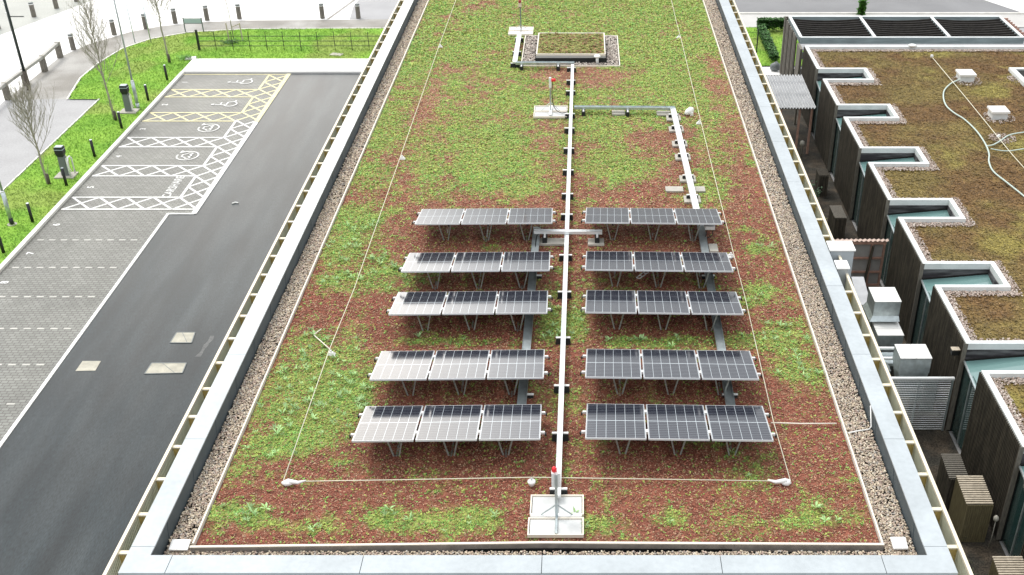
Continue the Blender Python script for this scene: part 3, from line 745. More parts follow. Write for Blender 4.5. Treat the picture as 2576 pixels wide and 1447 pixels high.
X, Y, Z, s_ = peb_area([(gx0 + .06, -1.83, gy0 + .06, gy1 - .06), (.83, gx1 - .06, gy0 + .06, gy1 - .06), (-1.83, .83, gy0 + .06, 40.33), (-1.83, .83, 42.96, gy1 - .06)], 700, .027, 8.13)
tag(pebbles('pebble_bed', X, Y, Z, s_, M['pebble'], False, pal=[(.60, .53, .46), (.48, .41, .35), (.68, .63, .56), (.36, .30, .27)]), 'greyish pebbles around the raised planted box', 'pebbles', kind='stuff')
X, Y = .47, 40.2
t = thing('roof_vent', 'white mushroom vent pipe in front of the raised planted box', 'vent', (X, Y, 8.1))
MB().lathe((X, Y, 8.1), [(.055, 0), (.055, .3)], 12).build('pipe', M['bright_steel'], t, True)
MB().lathe((X, Y, 8.38), [(.06, 0), (.12, .02), (.13, .05), (.08, .09), (.01, .1)], 16).build('cap', M['white_plastic'], t, True)

# ================================================================= SOLAR ARRAYS
TILT = math.asin(.33 / PL)
def solar_array():
    a = thing('solar_array', '', 'solar panels', (0, 0, 0), 'solar arrays on the flat roof')
    # origin at roof level under the middle of the front (near, high) edge
    zf = 8.79 - ZR
    dy = PL * math.cos(TILT)
    for i in range(3):
        x0 = -1.74 + i * (PW + .039)
        p = MB().box(.012, PW - .012, .012, PL - .012, -.006, -.001).build('solar_panel', M['cells'], a, local=True)
        p.location = (x0, 0, zf); p.rotation_euler = (-TILT, 0, 0)
        f = MB()
        f.box(0, PW, 0, .0118, -.035, 0).box(0, PW, PL - .0118, PL, -.035, 0).box(0, .0118, .0119, PL - .0119, -.035, 0).box(PW - .0118, PW, .0119, PL - .0119, -.035, 0)
        f.build('panel_frame', M['panel_frame'], p, local=True)
        MB().box(.02, PW - .02, .02, PL - .02, -.014, -.0065).build('back_sheet', M['black_metal'], p, local=True)
    def pz(yf, d=0):  # point on the tilted plane, distance up-slope from the near edge
        return yf * math.cos(TILT), zf - yf * math.sin(TILT) - d
    for yf in (.34, 1.26):
        y, z = pz(yf, .06)
        MB().bar((-1.82, y, z), (1.82, y, z), .03, .03).build('rail', M['panel_frame'], a, local=True)
        for x in (-1.78, 1.78): MB().box(x - .035, x + .035, y - .018, y + .018, z + .018, z + .042).build('clamp', M['white_plastic'], a, local=True)
        for i in (1, 2):
            x = -1.74 + i * (PW + .039) - .0195; MB().box(x - .019, x + .019, y - .035, y + .035, z + .021, z + .07).build('clamp', M['white_plastic'], a, local=True)
        for x in (-1.835, 1.835): MB().box(x - .014, x + .014, y - .022, y + .022, z - .05, z + .010).build('rail_end', M['rubber'], a, local=True)
    LX = (-1.03, .02, 1.06)
    y, z = pz(.42, .08); yr, zr = pz(1.30, .08)
    for x in LX:
        for sx_ in (-1, 1):
            MB().bar((x + sx_ * .17, y, z), (x + sx_ * .042, y + .02, .0), .030, .02).build('leg', M['leg_steel'], a, local=True)
        MB().box(x - .015, x + .015, yr - .015, yr + .015, .0, zr).build('leg', M['black_metal'], a, local=True)
        MB().bar((x, y - .05, .025), (x, yr + .05, .025), .04, .02).build('base_rail', M['leg_steel'], a, local=True)
    return a
rows = [('front', 16.52), ('second', 18.55), ('third', 21.11), ('fourth', 23.08), ('back', 25.60)]
proto = None
for k, (rn, y) in enumerate(rows):
    for side, x, rz, yo in (('left', -2.555, R(1.15), 0.0), ('right', 1.755, R(-1.3), .02)):
        lab = {'front': 'front row three module solar array %s of the long tray', 'back': 'back row three module solar array %s of the long tray, farthest from the camera',
               'second': 'second solar array from the front, %s of the long tray', 'third': 'middle solar array of five, %s of the long tray', 'fourth': 'fourth solar array from the front, %s of the long tray'}[rn] % side
        if proto is None: proto = solar_array(); o = proto; o['label'] = lab
        else: o = dup(proto, (0, 0, 0), lab)
        o.location = (x, y + yo, ZR); o.rotation_euler = (0, 0, rz)

# ================================================================= CABLE TRAYS
def tray(name, label, pts, wd, m, feet=(), footdir='x', z=8.29, hgt=.05, lid=True, parent=None, group=None):
    t = parent or thing(name, label, 'cable tray', (pts[0][0], pts[0][1], z), group)
    b = MB()
    for a, c in zip(pts[:-1], pts[1:]): b.bar((a[0], a[1], z), (c[0], c[1], z), wd, hgt if lid else .012)
    b.build('tray_section', m, t)
    s = MB()
    for a, c in zip(pts[:-1], pts[1:]):
        d = Vector((c[0] - a[0], c[1] - a[1])).normalized(); n_ = Vector((-d.y, d.x)) * (wd / 2 + .004)
        for q in (-1, 1): s.bar((a[0] + n_.x * q, a[1] + n_.y * q, z + .012), (c[0] + n_.x * q, c[1] + n_.y * q, z + .012), .008, hgt + .03)
    s.build('side_flange', m, t)
    for x, y in feet:
        if footdir == 'x':
            f = MB().hexa([(x - .17, y - .06, z - .22), (x + .17, y - .06, z - .22), (x + .17, y + .06, z - .22), (x - .17, y + .06, z - .22), (x - .15, y - .04, z - .05), (x + .15, y - .04, z - .05), (x + .15, y + .04, z - .05), (x - .15, y + .04, z - .05)]).build('rubber_foot', M['rubber'], t)
            MB().box(x - .16, x + .16, y - .025, y + .025, z - .049, z - .028).build('cross_bar', M['white_plastic'], f)
        else:
            f = MB().box(x - .06, x + .06, y - .16, y + .16, z - .22, z - .05).build('rubber_foot', M['rubber'], t)
            MB().box(x - .025, x + .025, y - .15, y + .15, z - .049, z - .028).build('cross_bar', M['white_plastic'], f)
    return t
mf = [39.45, 38.07, 36.98, 34.8, 33.53, 31.87, 30.22, 28.57, 27.25, 24.9, 23.03, 20.97, 19.09, 17.45, 15.76]
mt = tray('cable_tray', 'long white cable tray running up the middle of the roof between the arrays', [(-.475, 15.5), (-.425, 39.62)], .088, M['bright_steel'], [(-.47, y) for y in mf])
MB().bar((-.50, 15.5, 8.318), (-.45, 39.5, 8.318), .006, .004).build('lid_seam', M['galv'], mt)
tray('cable_tray', 'short galvanised cable tray running left in front of the raised box', [(-2.5, 39.8), (-.36, 39.8)], .13, M['galv'], [(-2.28, 39.72), (-.95, 39.72)], 'y')
tray('cable_tray', 'short white cable tray beside the raised box leading to the far red beacon mast', [(-2.53, 39.9), (-2.53, 43.3)], .15, M['bright_steel'], [(-2.53, y) for y in (39.95, 41.3, 43.0)])
tray('cable_tray', 'galvanised cable tray crossing right from the long tray above the arrays', [(-.34, 35.25), (2.98, 35.18)], .14, M['galv'], [(-.03, 35.15), (1.42, 35.1)], 'y')
tray('cable_tray', 'white cable tray on concrete slabs leading down to the back right array', [(2.9, 35.1), (3.02, 27.4)], .15, M['bright_steel'], [(2.9, 34.75), (2.93, 33.72), (2.95, 32.5), (2.97, 31.45), (2.99, 29.85), (3.0, 28.5)])
tray('cable_tray', 'short cross tray lying over the long tray behind the second last arrays', [(-1.30, 25.99), (.46, 25.96)], .11, M['bright_steel'], [(-1.02, 25.9), (.33, 25.9)], 'y', z=8.352)
tray('cable_tray', 'galvanised open tray running under the left arrays', [(-1.25, 26.55), (-1.27, 17.4)], .17, M['galv'], [(-1.2, 18.9), (-1.2, 24)], z=8.20)
tray('cable_tray', 'galvanised open tray running under the right arrays', [(3.08, 27.2), (2.94, 17.4)], .17, M['galv'], [(3.0, 18.9), (3.03, 24)], z=8.20)
def cable(pts, r, m, name, label, cat='cable', par=None):
    b = MB().tube(pts, r, 6)
    if par is not None: return b.build(name, m, par, True)
    return tag(b.build(name, m, None, True), label, cat)
def smooth(pts, n=6):
    pts = [Vector(p) for p in pts]; P_ = [pts[0]] + pts + [pts[-1]]; o = []
    for i in range(1, len(P_) - 2):
        p0, p1, p2, p3 = P_[i - 1:i + 3]
        for k in range(n):
            t = k / n; o.append(.5 * ((2 * p1) + (-p0 + p2) * t + (2 * p0 - 5 * p1 + 4 * p2 - p3) * t * t + (-p0 + 3 * p1 - 3 * p2 + p3) * t ** 3))
    return o + [pts[-1]]
cable(smooth([(-1.24, 25.2, 8.2), (-1.24, 25.8, 8.25), (-1.15, 25.97, 8.32), (-.8, 25.98, 8.33), (.3, 25.96, 8.33)]), .014, M['black_metal'], 'black_cable', 'black cable bending from the left array tray onto the cross tray')
t = thing('junction_box', 'white junction box hanging below the back right array with two black cables', 'junction box', (3.26, 26.15, 8.4))
MB().box(3.13, 3.38, 26.05, 26.2, 8.38, 8.47).build('box', M['white_plastic'], t)
for x in (3.18, 3.33): MB().tube(smooth([(x, 26.1, 8.38), (x - .03, 26.0, 8.25), (3.08, 25.85, 8.18), (3.06, 25.4, 8.17)]), .011, 6).build('cable', M['black_metal'], t, True)
def slab(x, y, w_, d_, label, z=ZR + .055, rz=0):
    return tag(MB().box(x - w_ / 2, x + w_ / 2, y - d_ / 2, y + d_ / 2, z, z + .05, rz).build('paving_slab', M['slab']), label, 'paving slab', 'concrete slabs on the roof')
sl_names = ['topmost', 'second', 'third', 'fourth', 'fifth', 'sixth']
for k, (y, lb) in enumerate(zip((34.7, 33.72, 32.5, 31.45, 29.85, 28.45), sl_names)):
    slab(2.9 + .02 * k, y, .46, .42, '%s small slab under the white tray on the right, counted from its corner' % lb)
slab(2.55, 29.15, .5, .32, 'slab poking out left of the white tray just above the back right array', ZR + .045)
slab(3.22, 29.15, .4, .32, 'slab poking out right of the white tray just above the back right array', ZR + .045)
slab(1.12, 35.2, .42, .36, 'slab halfway along the galvanised tray crossing to the right'); slab(2.6, 35.15, .44, .36, 'slab under the right end of the galvanised crossing tray')
slab(-.83, 25.86, .72, .34, 'wide slab under the left end of the short cross tray'); slab(.30, 25.84, .42, .34, 'slab under the right end of the short cross tray')
slab(3.3, 25.5, .22, .42, 'slab beside the right array tray in the gap behind the fourth array'); slab(-1.02, 18.3, .24, .42, 'slab beside the left array tray behind the front array')
slab(3.25, 22.7, .3, .42, 'slab beside the right array tray behind the middle array'); slab(3.14, 18.2, .22, .42, 'slab beside the right array tray behind the front array')

# masts with red beacon
def ballast(t, x0, x1, y0, y1, z, m=M['slab'], cells=((0, .5), (.5, 1))):
    b = MB(); fr = .025
    b.box(x0, x1, y0, y0 + fr, z, z + .07).box(x0, x1, y1 - fr, y1, z, z + .07).box(x0, x0 + fr, y0 + fr + .001, y1 - fr - .001, z, z + .07).box(x1 - fr, x1, y0 + fr + .001, y1 - fr - .001, z, z + .07)
    b.build('ballast_frame', M['trim'], t)
    for a, c in cells:
        w_ = x1 - x0 - 2 * fr
        MB().box(x0 + fr + .012 + a * w_, x0 + fr - .012 + c * w_, y0 + fr + .012, y1 - fr - .012, z, z + .045).build('ballast_slab', m, t)
pale = mat('pale ballast slab', (.55, .56, .55), .6, var=.15, vscale=3)
t = thing('beacon_mast', 'nearest beacon mast standing on four pale ballast slabs at the front roof edge', 'mast', (-.49, 15.09, ZR), 'beacon masts on the roof')
z0 = ZR + .06
ballast(t, -.97, -.01, 15.14, 15.68, z0, pale); ballast(t, -.99, -.01, 14.6, 15.06, z0, pale)
MB().box(-.95, -.05, 15.065, 15.135, z0, z0 + .09).build('base_bar', M['white_plastic'], t)
MB().bar((-.49, 14.62, z0 + .08), (-.49, 15.6, z0 + .08), .035, .03).build('base_strut', M['galv'], t)
MB().box(-.515, -.465, 15.06, 15.10, z0, 9.13).build('mast_post', M['galv'], t)
MB().bar((-.51, 15.09, z0 + .32), (-.78, 15.1, z0 + .08), .025, .015).build('brace', M['galv'], t); MB().bar((-.47, 15.09, z0 + .32), (-.2, 15.1, z0 + .08), .025, .015).build('brace', M['galv'], t)
MB().box(-.57, -.41, 15.101, 15.2, 8.82, 9.13).build('box', M['white_plastic'], t)
b_ = MB().lathe((-.52, 15.16, 9.13), [(.03, 0), (.045, .01), (.045, .06), (.03, .09), (.005, .1)], 12).build('beacon', M['red_plastic'], t, True)
t = thing('beacon_mast', 'middle beacon mast with side red lamp, on white ballast left of the long tray', 'mast', (-1.11, 35.3, ZR), 'beacon masts on the roof')
ballast(t, -1.66, -.56, 35.28, 35.75, z0, pale, ((0, 1),)); ballast(t, -1.66, -.56, 34.75, 35.22, z0, pale, ((0, 1),))
MB().box(-1.16, -1.06, 34.85, 35.7, z0 + .075, z0 + .10).build('base_bar', M['white_plastic'], t)
MB().box(-1.135, -1.085, 35.28, 35.33, z0, 9.3).build('mast_post', M['galv'], t)
MB().box(-1.15, -1.07, 35.22, 35.279, 8.97, 9.3).build('box', M['white_plastic'], t)
MB().tube([(-1.07, 35.25, 9.22), (-.93, 35.25, 9.22)], [.055, .05], 12).build('beacon', M['red_plastic'], t, True)
MB().tube(smooth([(-1.04, 35.24, 9.17), (-1.05, 35.2, 8.7), (-.98, 35.1, 8.35), (-.75, 35.0, 8.2), (-.5, 35.1, 8.23)]), .012, 6).build('cable', M['black_metal'], t, True)
for s_ in (-1, 1): MB().bar((-1.11, 35.3, z0 + .35), (-1.11 + s_ * .3, 35.25, z0 + .08), .02, .015).build('brace', M['galv'], t)
t = thing('beacon_mast', 'farthest beacon mast on a white ballast tray behind the raised box', 'mast', (-2.5, 44.1, ZR), 'beacon masts on the roof')
ballast(t, -3.0, -2.03, 43.75, 44.22, z0, M['white_plastic'], ((0, .5), (.5, 1))); ballast(t, -3.0, -2.03, 44.28, 44.75, z0, M['white_plastic'], ((0, .5), (.5, 1)))
MB().box(-2.535, -2.495, 44.22, 44.26, z0, 9.35).build('mast_post', M['charger_grey'], t)
MB().box(-2.59, -2.46, 44.17, 44.219, 9.12, 9.48).build('box', M['beige_plastic'], t)
MB().tube([(-2.525, 44.168, 9.34), (-2.525, 44.10, 9.34)], [.06, .05], 12).build('beacon', M['beacon_dark'], t, True)
for s_ in (-1, 1): MB().bar((-2.51, 44.24, z0 + .3), (-2.51 + s_ * .28, 44.25, z0 + .08), .02, .015).build('brace', M['galv'], t)

# conductor cords and their holders
zc = ZR + .13
cable([(-5.55, 16.1, zc), (-5.57, 20.57, zc), (-5.50, 23.3, zc), (-5.52, 31.4, zc), (-5.55, 42.33, zc), (-5.52, 53.8, zc)], .009, M['rope'], 'conductor_cord', 'thin cream cord running up the left side of the roof')
cable([(3.80, 16.05, zc), (3.75, 17.9, zc), (3.79, 22.7, zc), (3.77, 25.1, zc), (3.75, 34.31, zc), (3.76, 43.5, zc), (3.74, 45.4, zc), (3.76, 53.8, zc)], .009, M['rope'], 'conductor_cord', 'thin cream cord running up the right side of the roof')
cable([(-5.5, 16.05, zc), (-3.46, 16.1, zc), (-.97, 16.15, zc + .02), (3.79, 16.06, zc)], .009, M['rope'], 'conductor_cord', 'thin cream cord crossing the roof in front of the arrays')
def holder(x, y, label, big=1.0):
    t = thing('cord_holder', label, 'cord holder', (x, y, ZR + .06), 'white cord holders on the roof')
    MB().hexa([(x - .09 * big, y - .06 * big, ZR + .05), (x + .09 * big, y - .06 * big, ZR + .05), (x + .09 * big, y + .06 * big, ZR + .05), (x - .09 * big, y + .06 * big, ZR + .05), (x - .04 * big, y - .03 * big, ZR + .12), (x + .04 * big, y - .03 * big, ZR + .12), (x + .04 * big, y + .03 * big, ZR + .12), (x - .04 * big, y + .03 * big, ZR + .12)]).build('foot', M['white_plastic'], t)
    MB().tube([(x, y, ZR + .12), (x, y, ZR + .17)], .02, 8).build('clip', M['white_plastic'], t, True)
for x, y, lb in ((-5.47, 31.4, 'small white holder on the left cord level with the long tray middle'), (-5.52, 42.33, 'small white holder on the left cord level with the raised box'), (3.70, 43.5, 'small white holder on the right cord level with the raised box'),
                 (3.70, 34.31, 'small white holder on the right cord by the crossing tray end'), (3.70, 25.1, 'small white holder on the right cord beside the fourth array'), (-5.52, 20.5, 'white holder on the left cord with a loose bent tail')):
    holder(x, y, lb)
for x, y, sx_, lb in ((-5.47, 16.05, 1, 'white wrapped corner block where the left and front cords meet'), (3.72, 16.07, -1, 'white wrapped corner block where the right and front cords meet')):
    t = thing('corner_block', lb, 'corner block', (x, y, ZR + .06), 'white corner blocks of the cords')
    MB().blob((x, y, ZR + .1), .11, .08, .06, 10, 6, .15).build('wrap', M['white_plastic'], t, True)
    MB().tube([(x, y, ZR + .14), (x + sx_ * .2, y - .02, ZR + .12), (x + sx_ * .34, y + .02, ZR + .14)], [.05, .035, .014], 8).build('sleeve', M['white_plastic'], t, True)
cable([(-5.56, 20.6, zc), (-5.75, 20.85, zc - .01), (-6.05, 21.23, zc - .02), (-5.93, 21.5, zc - .03)], .013, M['trim'], 'bent_rod', 'bent cream rod end beside the left cord', 'rod')
cable([(3.7, 17.91, zc - .02), (4.3, 17.88, zc - .02), (5.0, 17.9, zc - .03)], .014, M['trim'], 'cream_rod', 'cream rod lying across the sedum right of the front array', 'rod')
cable([(5.18, 17.65, 8.1), (5.4, 17.72, 8.1), (5.62, 17.77, 8.1), (5.67, 17.8, 8.14), (5.68, 18.1, 8.44)], .014, M['white_plastic'], 'white_pipe', 'thin white pipe crossing the right pebbles and bending up the parapet', 'pipe')
t = thing('roof_vent', 'small white cone vent on the front cord left of the nearest mast', 'vent', (-.97, 16.02, ZR))
MB().lathe((-.97, 16.02, ZR + .05), [(.03, 0), (.05, .03), (.075, .09), (.075, .12), (.01, .125)], 14).build('cap', M['white_plastic'], t, True)
MB().lathe((-.97, 16.04, ZR + .172), [(.015, 0), (.015, .05)], 8).build('pipe', M['galv'], t, True)
t = thing('floodlight', 'white rounded floodlight lying at the end of the crossing tray', 'lamp', (3.45, 35.1, ZR + .05))
MB().tube([(3.3, 35.0, 8.16), (3.38, 35.06, 8.2), (3.5, 35.15, 8.25), (3.56, 35.18, 8.25)], [.04, .1, .11, .08], 12).build('body', M['white_plastic'], t, True)
MB().box(3.47, 3.57, 35.0, 35.06, 8.1, 8.2).build('foot', M['white_plastic'], t)
MB().tube(smooth([(2.98, 35.16, 8.22), (3.1, 35.08, 8.17), (3.28, 34.98, 8.14), (3.32, 35.0, 8.16)]), .012, 6).build('cable', M['black_metal'], t, True)
tg = MB(); c_, s1 = math.cos(R(55)), math.sin(R(55))
def rl(u, v): return (1.44 + u * c_ - v * s1, 24.02 + u * s1 + v * c_, ZR + .13)
for a, b in (((-.24, -.045), (-.24, .045)), ((-.24, .045), (.12, .05)), ((-.24, -.045), (.12, -.05)), ((-.1, -.045), (-.1, .045))): tg.bar(rl(*a), rl(*b), .022, .01)
q = [rl(.13 + .06 * math.cos(a), .055 * math.sin(a)) for a in np.linspace(0, 2 * math.pi, 13)]; tg.tube(q, .012, 5)
tag(tg.build('plastic_tag', M['white_plastic']), 'white plastic tag with a ring end lying between the right arrays', 'tag')
for pts, lb in ((((-7.10, 14.26), (-6.78, 14.26), (-6.80, 14.52), (-7.12, 14.52)), 'square white outlet cover on pebbles at the near left roof corner'), (((5.29, 14.29), (5.54, 14.29), (5.56, 14.58), (5.30, 14.58)), 'square white outlet cover on pebbles at the near right roof corner')):
    t = thing('outlet_cover', lb, 'outlet cover', (pts[0][0], pts[0][1], 8.0), 'white outlet covers')
    MB().hexa([(x, y, 8.12) for x, y in pts] + [(x, y, 8.15) for x, y in pts]).build('lid', M['white_plastic'], t)
    cx = sum(p[0] for p in pts) / 4; cy = sum(p[1] for p in pts) / 4
    MB().box(cx - .11, cx + .11, cy - .1, cy + .1, 7.98, 8.119).build('base', M['slab'], t)

# ================================================================= TIMBER BUILDING
ZT = 3.3; XW = 11.57; XE = 27.5
tbd = thing('timber_building', 'low dark timber clad building with notched side and mossy brown roof', 'building', (18, 40, 0))
n0 = 52.82; pitch = 5.135
notches = [(n0 - k * pitch, n0 - k * pitch + 1.47) for k in range(8)]
bays = []; ytop = 58.05
for a, b in notches: bays.append((b, ytop)); ytop = a
bays.append((ytop - 3.6, ytop))
XN = 13.87
def in_roof(x, y, m=0.0):
    k = (x > XW + m) & (x < XE) & (y > bays[-1][0] + m) & (y < 58.05 - m)
    for a, b in notches: k &= ~((x < XN + m) & (y > a - m) & (y < b + m))
    return k
# walls and roof body
wl = MB(); MBroof = MB()
for y0, y1 in bays: wl.box(XW + .02, XN, y0 + .02, y1 - .02, 0, ZT - .28)
wl.box(XN + .001, XE, bays[-1][0] + .02, 58.03, 0, ZT - .28)
wl.build('wall', M['dark_back'], tbd)
cpn = MB(); W_ = .17
def cbar(x0, x1, y0, y1): cpn.box(x0, x1, y0, y1, ZT - .22, ZT)
for i, (y0, y1) in enumerate(bays):
    cbar(XW, XW + W_, y0, y1)
    if i == 0: cbar(XW + W_ + .001, XE, y1 - W_, y1)
    else: cbar(XW + W_ + .001, XN + W_, y1 - W_, y1)
    cbar(XW + W_ + .001, XN + W_, y0, y0 + W_)
for a, b in notches: cbar(XN, XN + W_, a + .001, b - .001)
cpn.build('coping', M['roof_coping'], tbd)
def slats(b, x, y0, y1, z0, z1, pit=.09):
    y = y0 + .02
    while y < y1 - .02:
        b.box(x - .05, x, y, y + .034, z0 + random.uniform(0, .03), z1); y += pit
for y0, y1 in bays:
    b = MB(); slats(b, XW, y0, y1, .05, ZT - .05 if y1 < 58 else ZT - .05)
    b.build('slat_cladding', M['wood_dark'], tbd)
    MB().box(XW, XW + .018, y0 + .02, y1 - .02, .05, ZT - .281).build('cladding_board', M['dark_back'], tbd)
    MB().box(XW - .08, XW + .06, y0 - .001, y0 + .019, .05, ZT - .01).build('corner_board', M['wood_grey'], tbd)
for a, b in notches:
    # far face of the notch (faces the camera), its end and the glazing
    MB().box(XW + .05, XN + .001, b - .005, b + .018, ZT - .62, ZT - .221).build('notch_fascia', M['stain_wood'], tbd)
    MB().bar((XW + .05, b - .02, 2.71), (XN, b - .02, 2.93), .03, .05).build('notch_trim', M['dark_back'], tbd)
    MB().box(XN - .03, XN - .001, a + .03, b - .04, ZT - .75, ZT - .221).build('notch_end', M['stain_wood'], tbd)
    g_ = MB().poly([(XW + .03, a + .02, 2.50), (XN - .03, a + .02, 2.72), (XN - .03, b - .04, 2.90), (XW + .03, b - .04, 2.68)]).build('notch_glazing', M['glass_sky_tint'], tbd)
    MB().bar((XW + .03, a + .02, 2.50), (XW + .03, b - .04, 2.68), .05, .05).build('frame', M['galv'], g_)
    g_ = MB().box(XW + .10, XW + .12, a + .02, b - .03, .1, 2.6).build('side_window', M['glass'], tbd)
    MB().bar((XW + .09, (a + b) / 2, .1), (XW + .09, (a + b) / 2, 2.6), .05, .05).build('frame', M['galv'], g_)
# mossy roof
def moss_tone(x, y):
    n = fbm(x, y, .45, 4, 4)[:, None]; d = fbm(x, y, 4, 3, 0)[:, None]; yl = np.clip((fbm(x, y, .45, 4, 7)[:, None] - .56) / .15, 0, 1)
    a = np.array([.17, .10, .04]); b = np.array([.20, .15, .05]); c = np.array([.31, .28, .07])
    k = np.clip((n - .38) / .25, 0, 1); col = a * (1 - k) + b * k; col = col * (1 - yl * .6) + c * yl * .6
    return col * (.7 + .6 * d)
mr_ = grid_mesh('roof_planting', XW + .1, XE, bays[-1][0] + .1, 57.9, .12, lambda x, y: ZT - .25 + .09 * fbm(x, y, 3, 3, 1), moss_tone, M['moss'], keep=lambda x, y: in_roof(x, y, .05))
mr_.parent = tbd; mr_.location = -Vector(tbd.location)
n = 110000; x = rng.uniform(XW, 24, n); y = rng.uniform(20, 57.8, n); k = in_roof(x, y, .42); x, y = x[k], y[k]
V, F, T = clumps(np.stack([x, y, ZT - .25 + .09 * fbm(x, y, 3, 3, 1) + .01], 1), rng.uniform(.03, .065, len(x)), moss_tone(x, y) * rng.uniform(.6, 1.6, (len(x), 1)), 4, .5, .4)
tag(np_mesh('roof_moss', V, F, M['leaf'], T), 'brown and yellow green moss carpet on the timber building roof', 'moss', kind='stuff')
n = 330000; x = rng.uniform(XW + .16, 24, n); y = rng.uniform(22, 57.9, n); k = in_roof(x, y, .17) & ~in_roof(x, y, .52); x, y = x[k], y[k]
ks = rng.random(len(x)) < np.where(in_roof(x, y, .42), .4, 1.0)
X2 = []; Y2 = []
for cx, cy, rr in ((18.65, 53.0, .75), (18.6, 48.0, .75), (18.0, 45.5, .6), (21.3, 53.2, .6)):
    a = rng.random(260) * 6.28; r_ = rr * np.sqrt(rng.random(260)); X2.append(cx + r_ * np.cos(a)); Y2.append(cy + r_ * np.sin(a))
x = np.concatenate([x[ks]] + X2); y = np.concatenate([y[ks]] + Y2)
tag(pebbles('roof_gravel', x, y, ZT - .16 + rng.uniform(-.01, .03, len(x)), .032, M['pebble'], pal=[(.52, .43, .37), (.42, .33, .28), (.58, .52, .46), (.30, .23, .19), (.45, .36, .31)]), 'pinkish grey gravel strip along the timber building roof edge', 'gravel', kind='stuff')
# rooflights
for (x0, x1, y0, y1), lb in (((18.2, 19.0, 52.75, 53.6), 'f'), ((18.2, 19.0, 47.7, 48.5), 'n')):
    r_ = MB().box(x0 + .06, x1 - .06, y0 + .06, y1 - .06, ZT - .2, ZT + .12).build('rooflight', M['roof_coping'], tbd)
    MB().box(x0, x1, y0, y1, ZT + .121, ZT + .21).build('rooflight_lid', M['white_plastic'], r_)
# small courtyard opening, its shaded depth painted as a near-black block
b = MB(); b.box(21.15, 24, 54.3, 54.5, ZT - .2, ZT).box(21.15, 21.4, 52.4, 54.299, ZT - .2, ZT).box(21.15, 24, 52.2, 52.399, ZT - .2, ZT); b.build('courtyard_kerb', M['roof_coping'], tbd)
MB().box(21.401, 24, 52.4, 54.299, ZT - .3, ZT - .08).build('courtyard_shade_block', M['dark_back'], tbd)
t = thing('roof_vent', 'low white cowl on the far edge of the timber building roof', 'vent', (17.2, 58.0, ZT))
MB().lathe((17.2, 57.95, ZT - .02), [(.16, 0), (.2, .05), (.22, .08), (.12, .12), (.01, .13)], 14).build('cap', M['white_plastic'], t, True)
zh = ZT - .1
def roofline(pts, r, m, name, label, cat):
    return tag(MB().tube(smooth([(x, y, zh) for x, y in pts], 5), r, 6).build(name, m, None, True), label, cat)
roofline([(18.44, 53.09), (17.82, 52.54), (17.3, 51.78), (16.97, 51.04), (16.72, 50.03), (16.64, 49.18), (16.76, 48.36), (16.96, 47.7), (17.07, 46.79), (17.1, 45.79), (17.02, 44.58), (16.85, 43.6), (16.6, 42.8), (16.48, 41.82), (16.67, 40.77), (16.83, 39.96), (16.95, 39.3)], .035, M['hose'], 'hose', 'longest pale green hose snaking down the mossy timber roof', 'hose')
roofline([(17.02, 44.5), (17.35, 44.64), (17.82, 45.12), (18.45, 45.79), (19.4, 46.15)], .03, M['hose'], 'hose', 'pale green hose branching right from the long hose', 'hose')
roofline([(17.1, 44.2), (17.69, 43.95), (18.54, 44.2), (19.2, 44.3)], .025, M['hose'], 'hose', 'straightest pale hose, lowest of the two side branches', 'hose')
cable([(17.85, 56.4, zh), (17.8, 50, zh + .05), (17.8, 43.5, zh), (17.9, 40, zh)], .016, M['rope'], 'conductor_cord', 'straight cream cord laid down the mossy timber roof', 'cord')
for x, y, lb in ((17.83, 56.45, 'small white anchor at the far end of the cord on the mossy roof'), (17.84, 45.5, 'small white anchor in gravel halfway along the mossy roof cord')):
    tag(MB().blob((x, y, zh + .05), .09, .08, .08, 8, 5, .2).build('cord_anchor', M['white_plastic']), lb, 'anchor', 'white anchors on the mossy roof')

M['slat_black'] = mat('dark timber slat', (.028, .024, .020), .7, var=.4, vscale=5)  # near-black brown with random variation, for the pergola roof slats
# pergola behind
pg = thing('pergola', 'open slatted timber pergola with white topped beams behind the timber building', 'pergola', (17.6, 61.5, 0))
for nm, x0, x1, y0, y1 in (('beam', 11.6, 23.6, 63.42, 63.54), ('beam', 11.6, 23.6, 59.5, 59.62)):
    b_ = MB().box(x0, x1, y0, y1, ZT - .36, ZT - .03).build('beam', M['blue_beam'], pg)
    MB().box(x0, x1, y0 - .01, y1 + .01, ZT - .029, ZT).build('beam_cap', M['roof_coping'], b_)
for x in (11.63, 15.6, 19.62, 23.52):
    b_ = MB().box(x - .06, x + .06, 59.625, 63.415, ZT - .36, ZT - .03).build('cross_beam', M['blue_beam'], pg)
    MB().box(x - .08, x + .08, 59.635, 63.405, ZT - .029, ZT + .003).build('beam_cap', M['roof_coping'], b_)
for i in range(3):
    xa = (11.69, 15.66, 19.68)[i]; xb = (15.54, 19.56, 23.46)[i]
    for k in range(9):
        y = 59.9 + k * .41
        b_ = MB(); pts = [(xa + (xb - xa) * q / 6, y, ZT - .12 - .10 * math.sin(math.pi * q / 6)) for q in range(7)]
        for p, q in zip(pts[:-1], pts[1:]): b_.bar(p, q, .05, .12)
        b_.build('roof_slat', M['slat_black'], pg)
for k in range(11):
    y = 59.55 + k * .385
    MB().box(11.36, 11.42, y, y + .2, 0, ZT - .03).build('side_slat', M['wood_grey'] if k % 3 else M['wood_dark'], pg)
    MB().box(23.62, 24.0, y, y + .08, ZT - .2, ZT - .1).build('slat_end', M['wood_red'], pg)
MB().box(11.43, 11.56, 58.4, 59.45, 0, ZT - .3).build('post', M['wood_grey'], pg); MB().box(11.43, 11.56, 63.45, 63.58, 0, ZT - .04).build('post', M['wood_dark'], pg)
MB().box(11.6, 23.6, 58.6, 58.7, ZT - .9, ZT - .55).build('rear_beam', M['blue_beam'], pg)
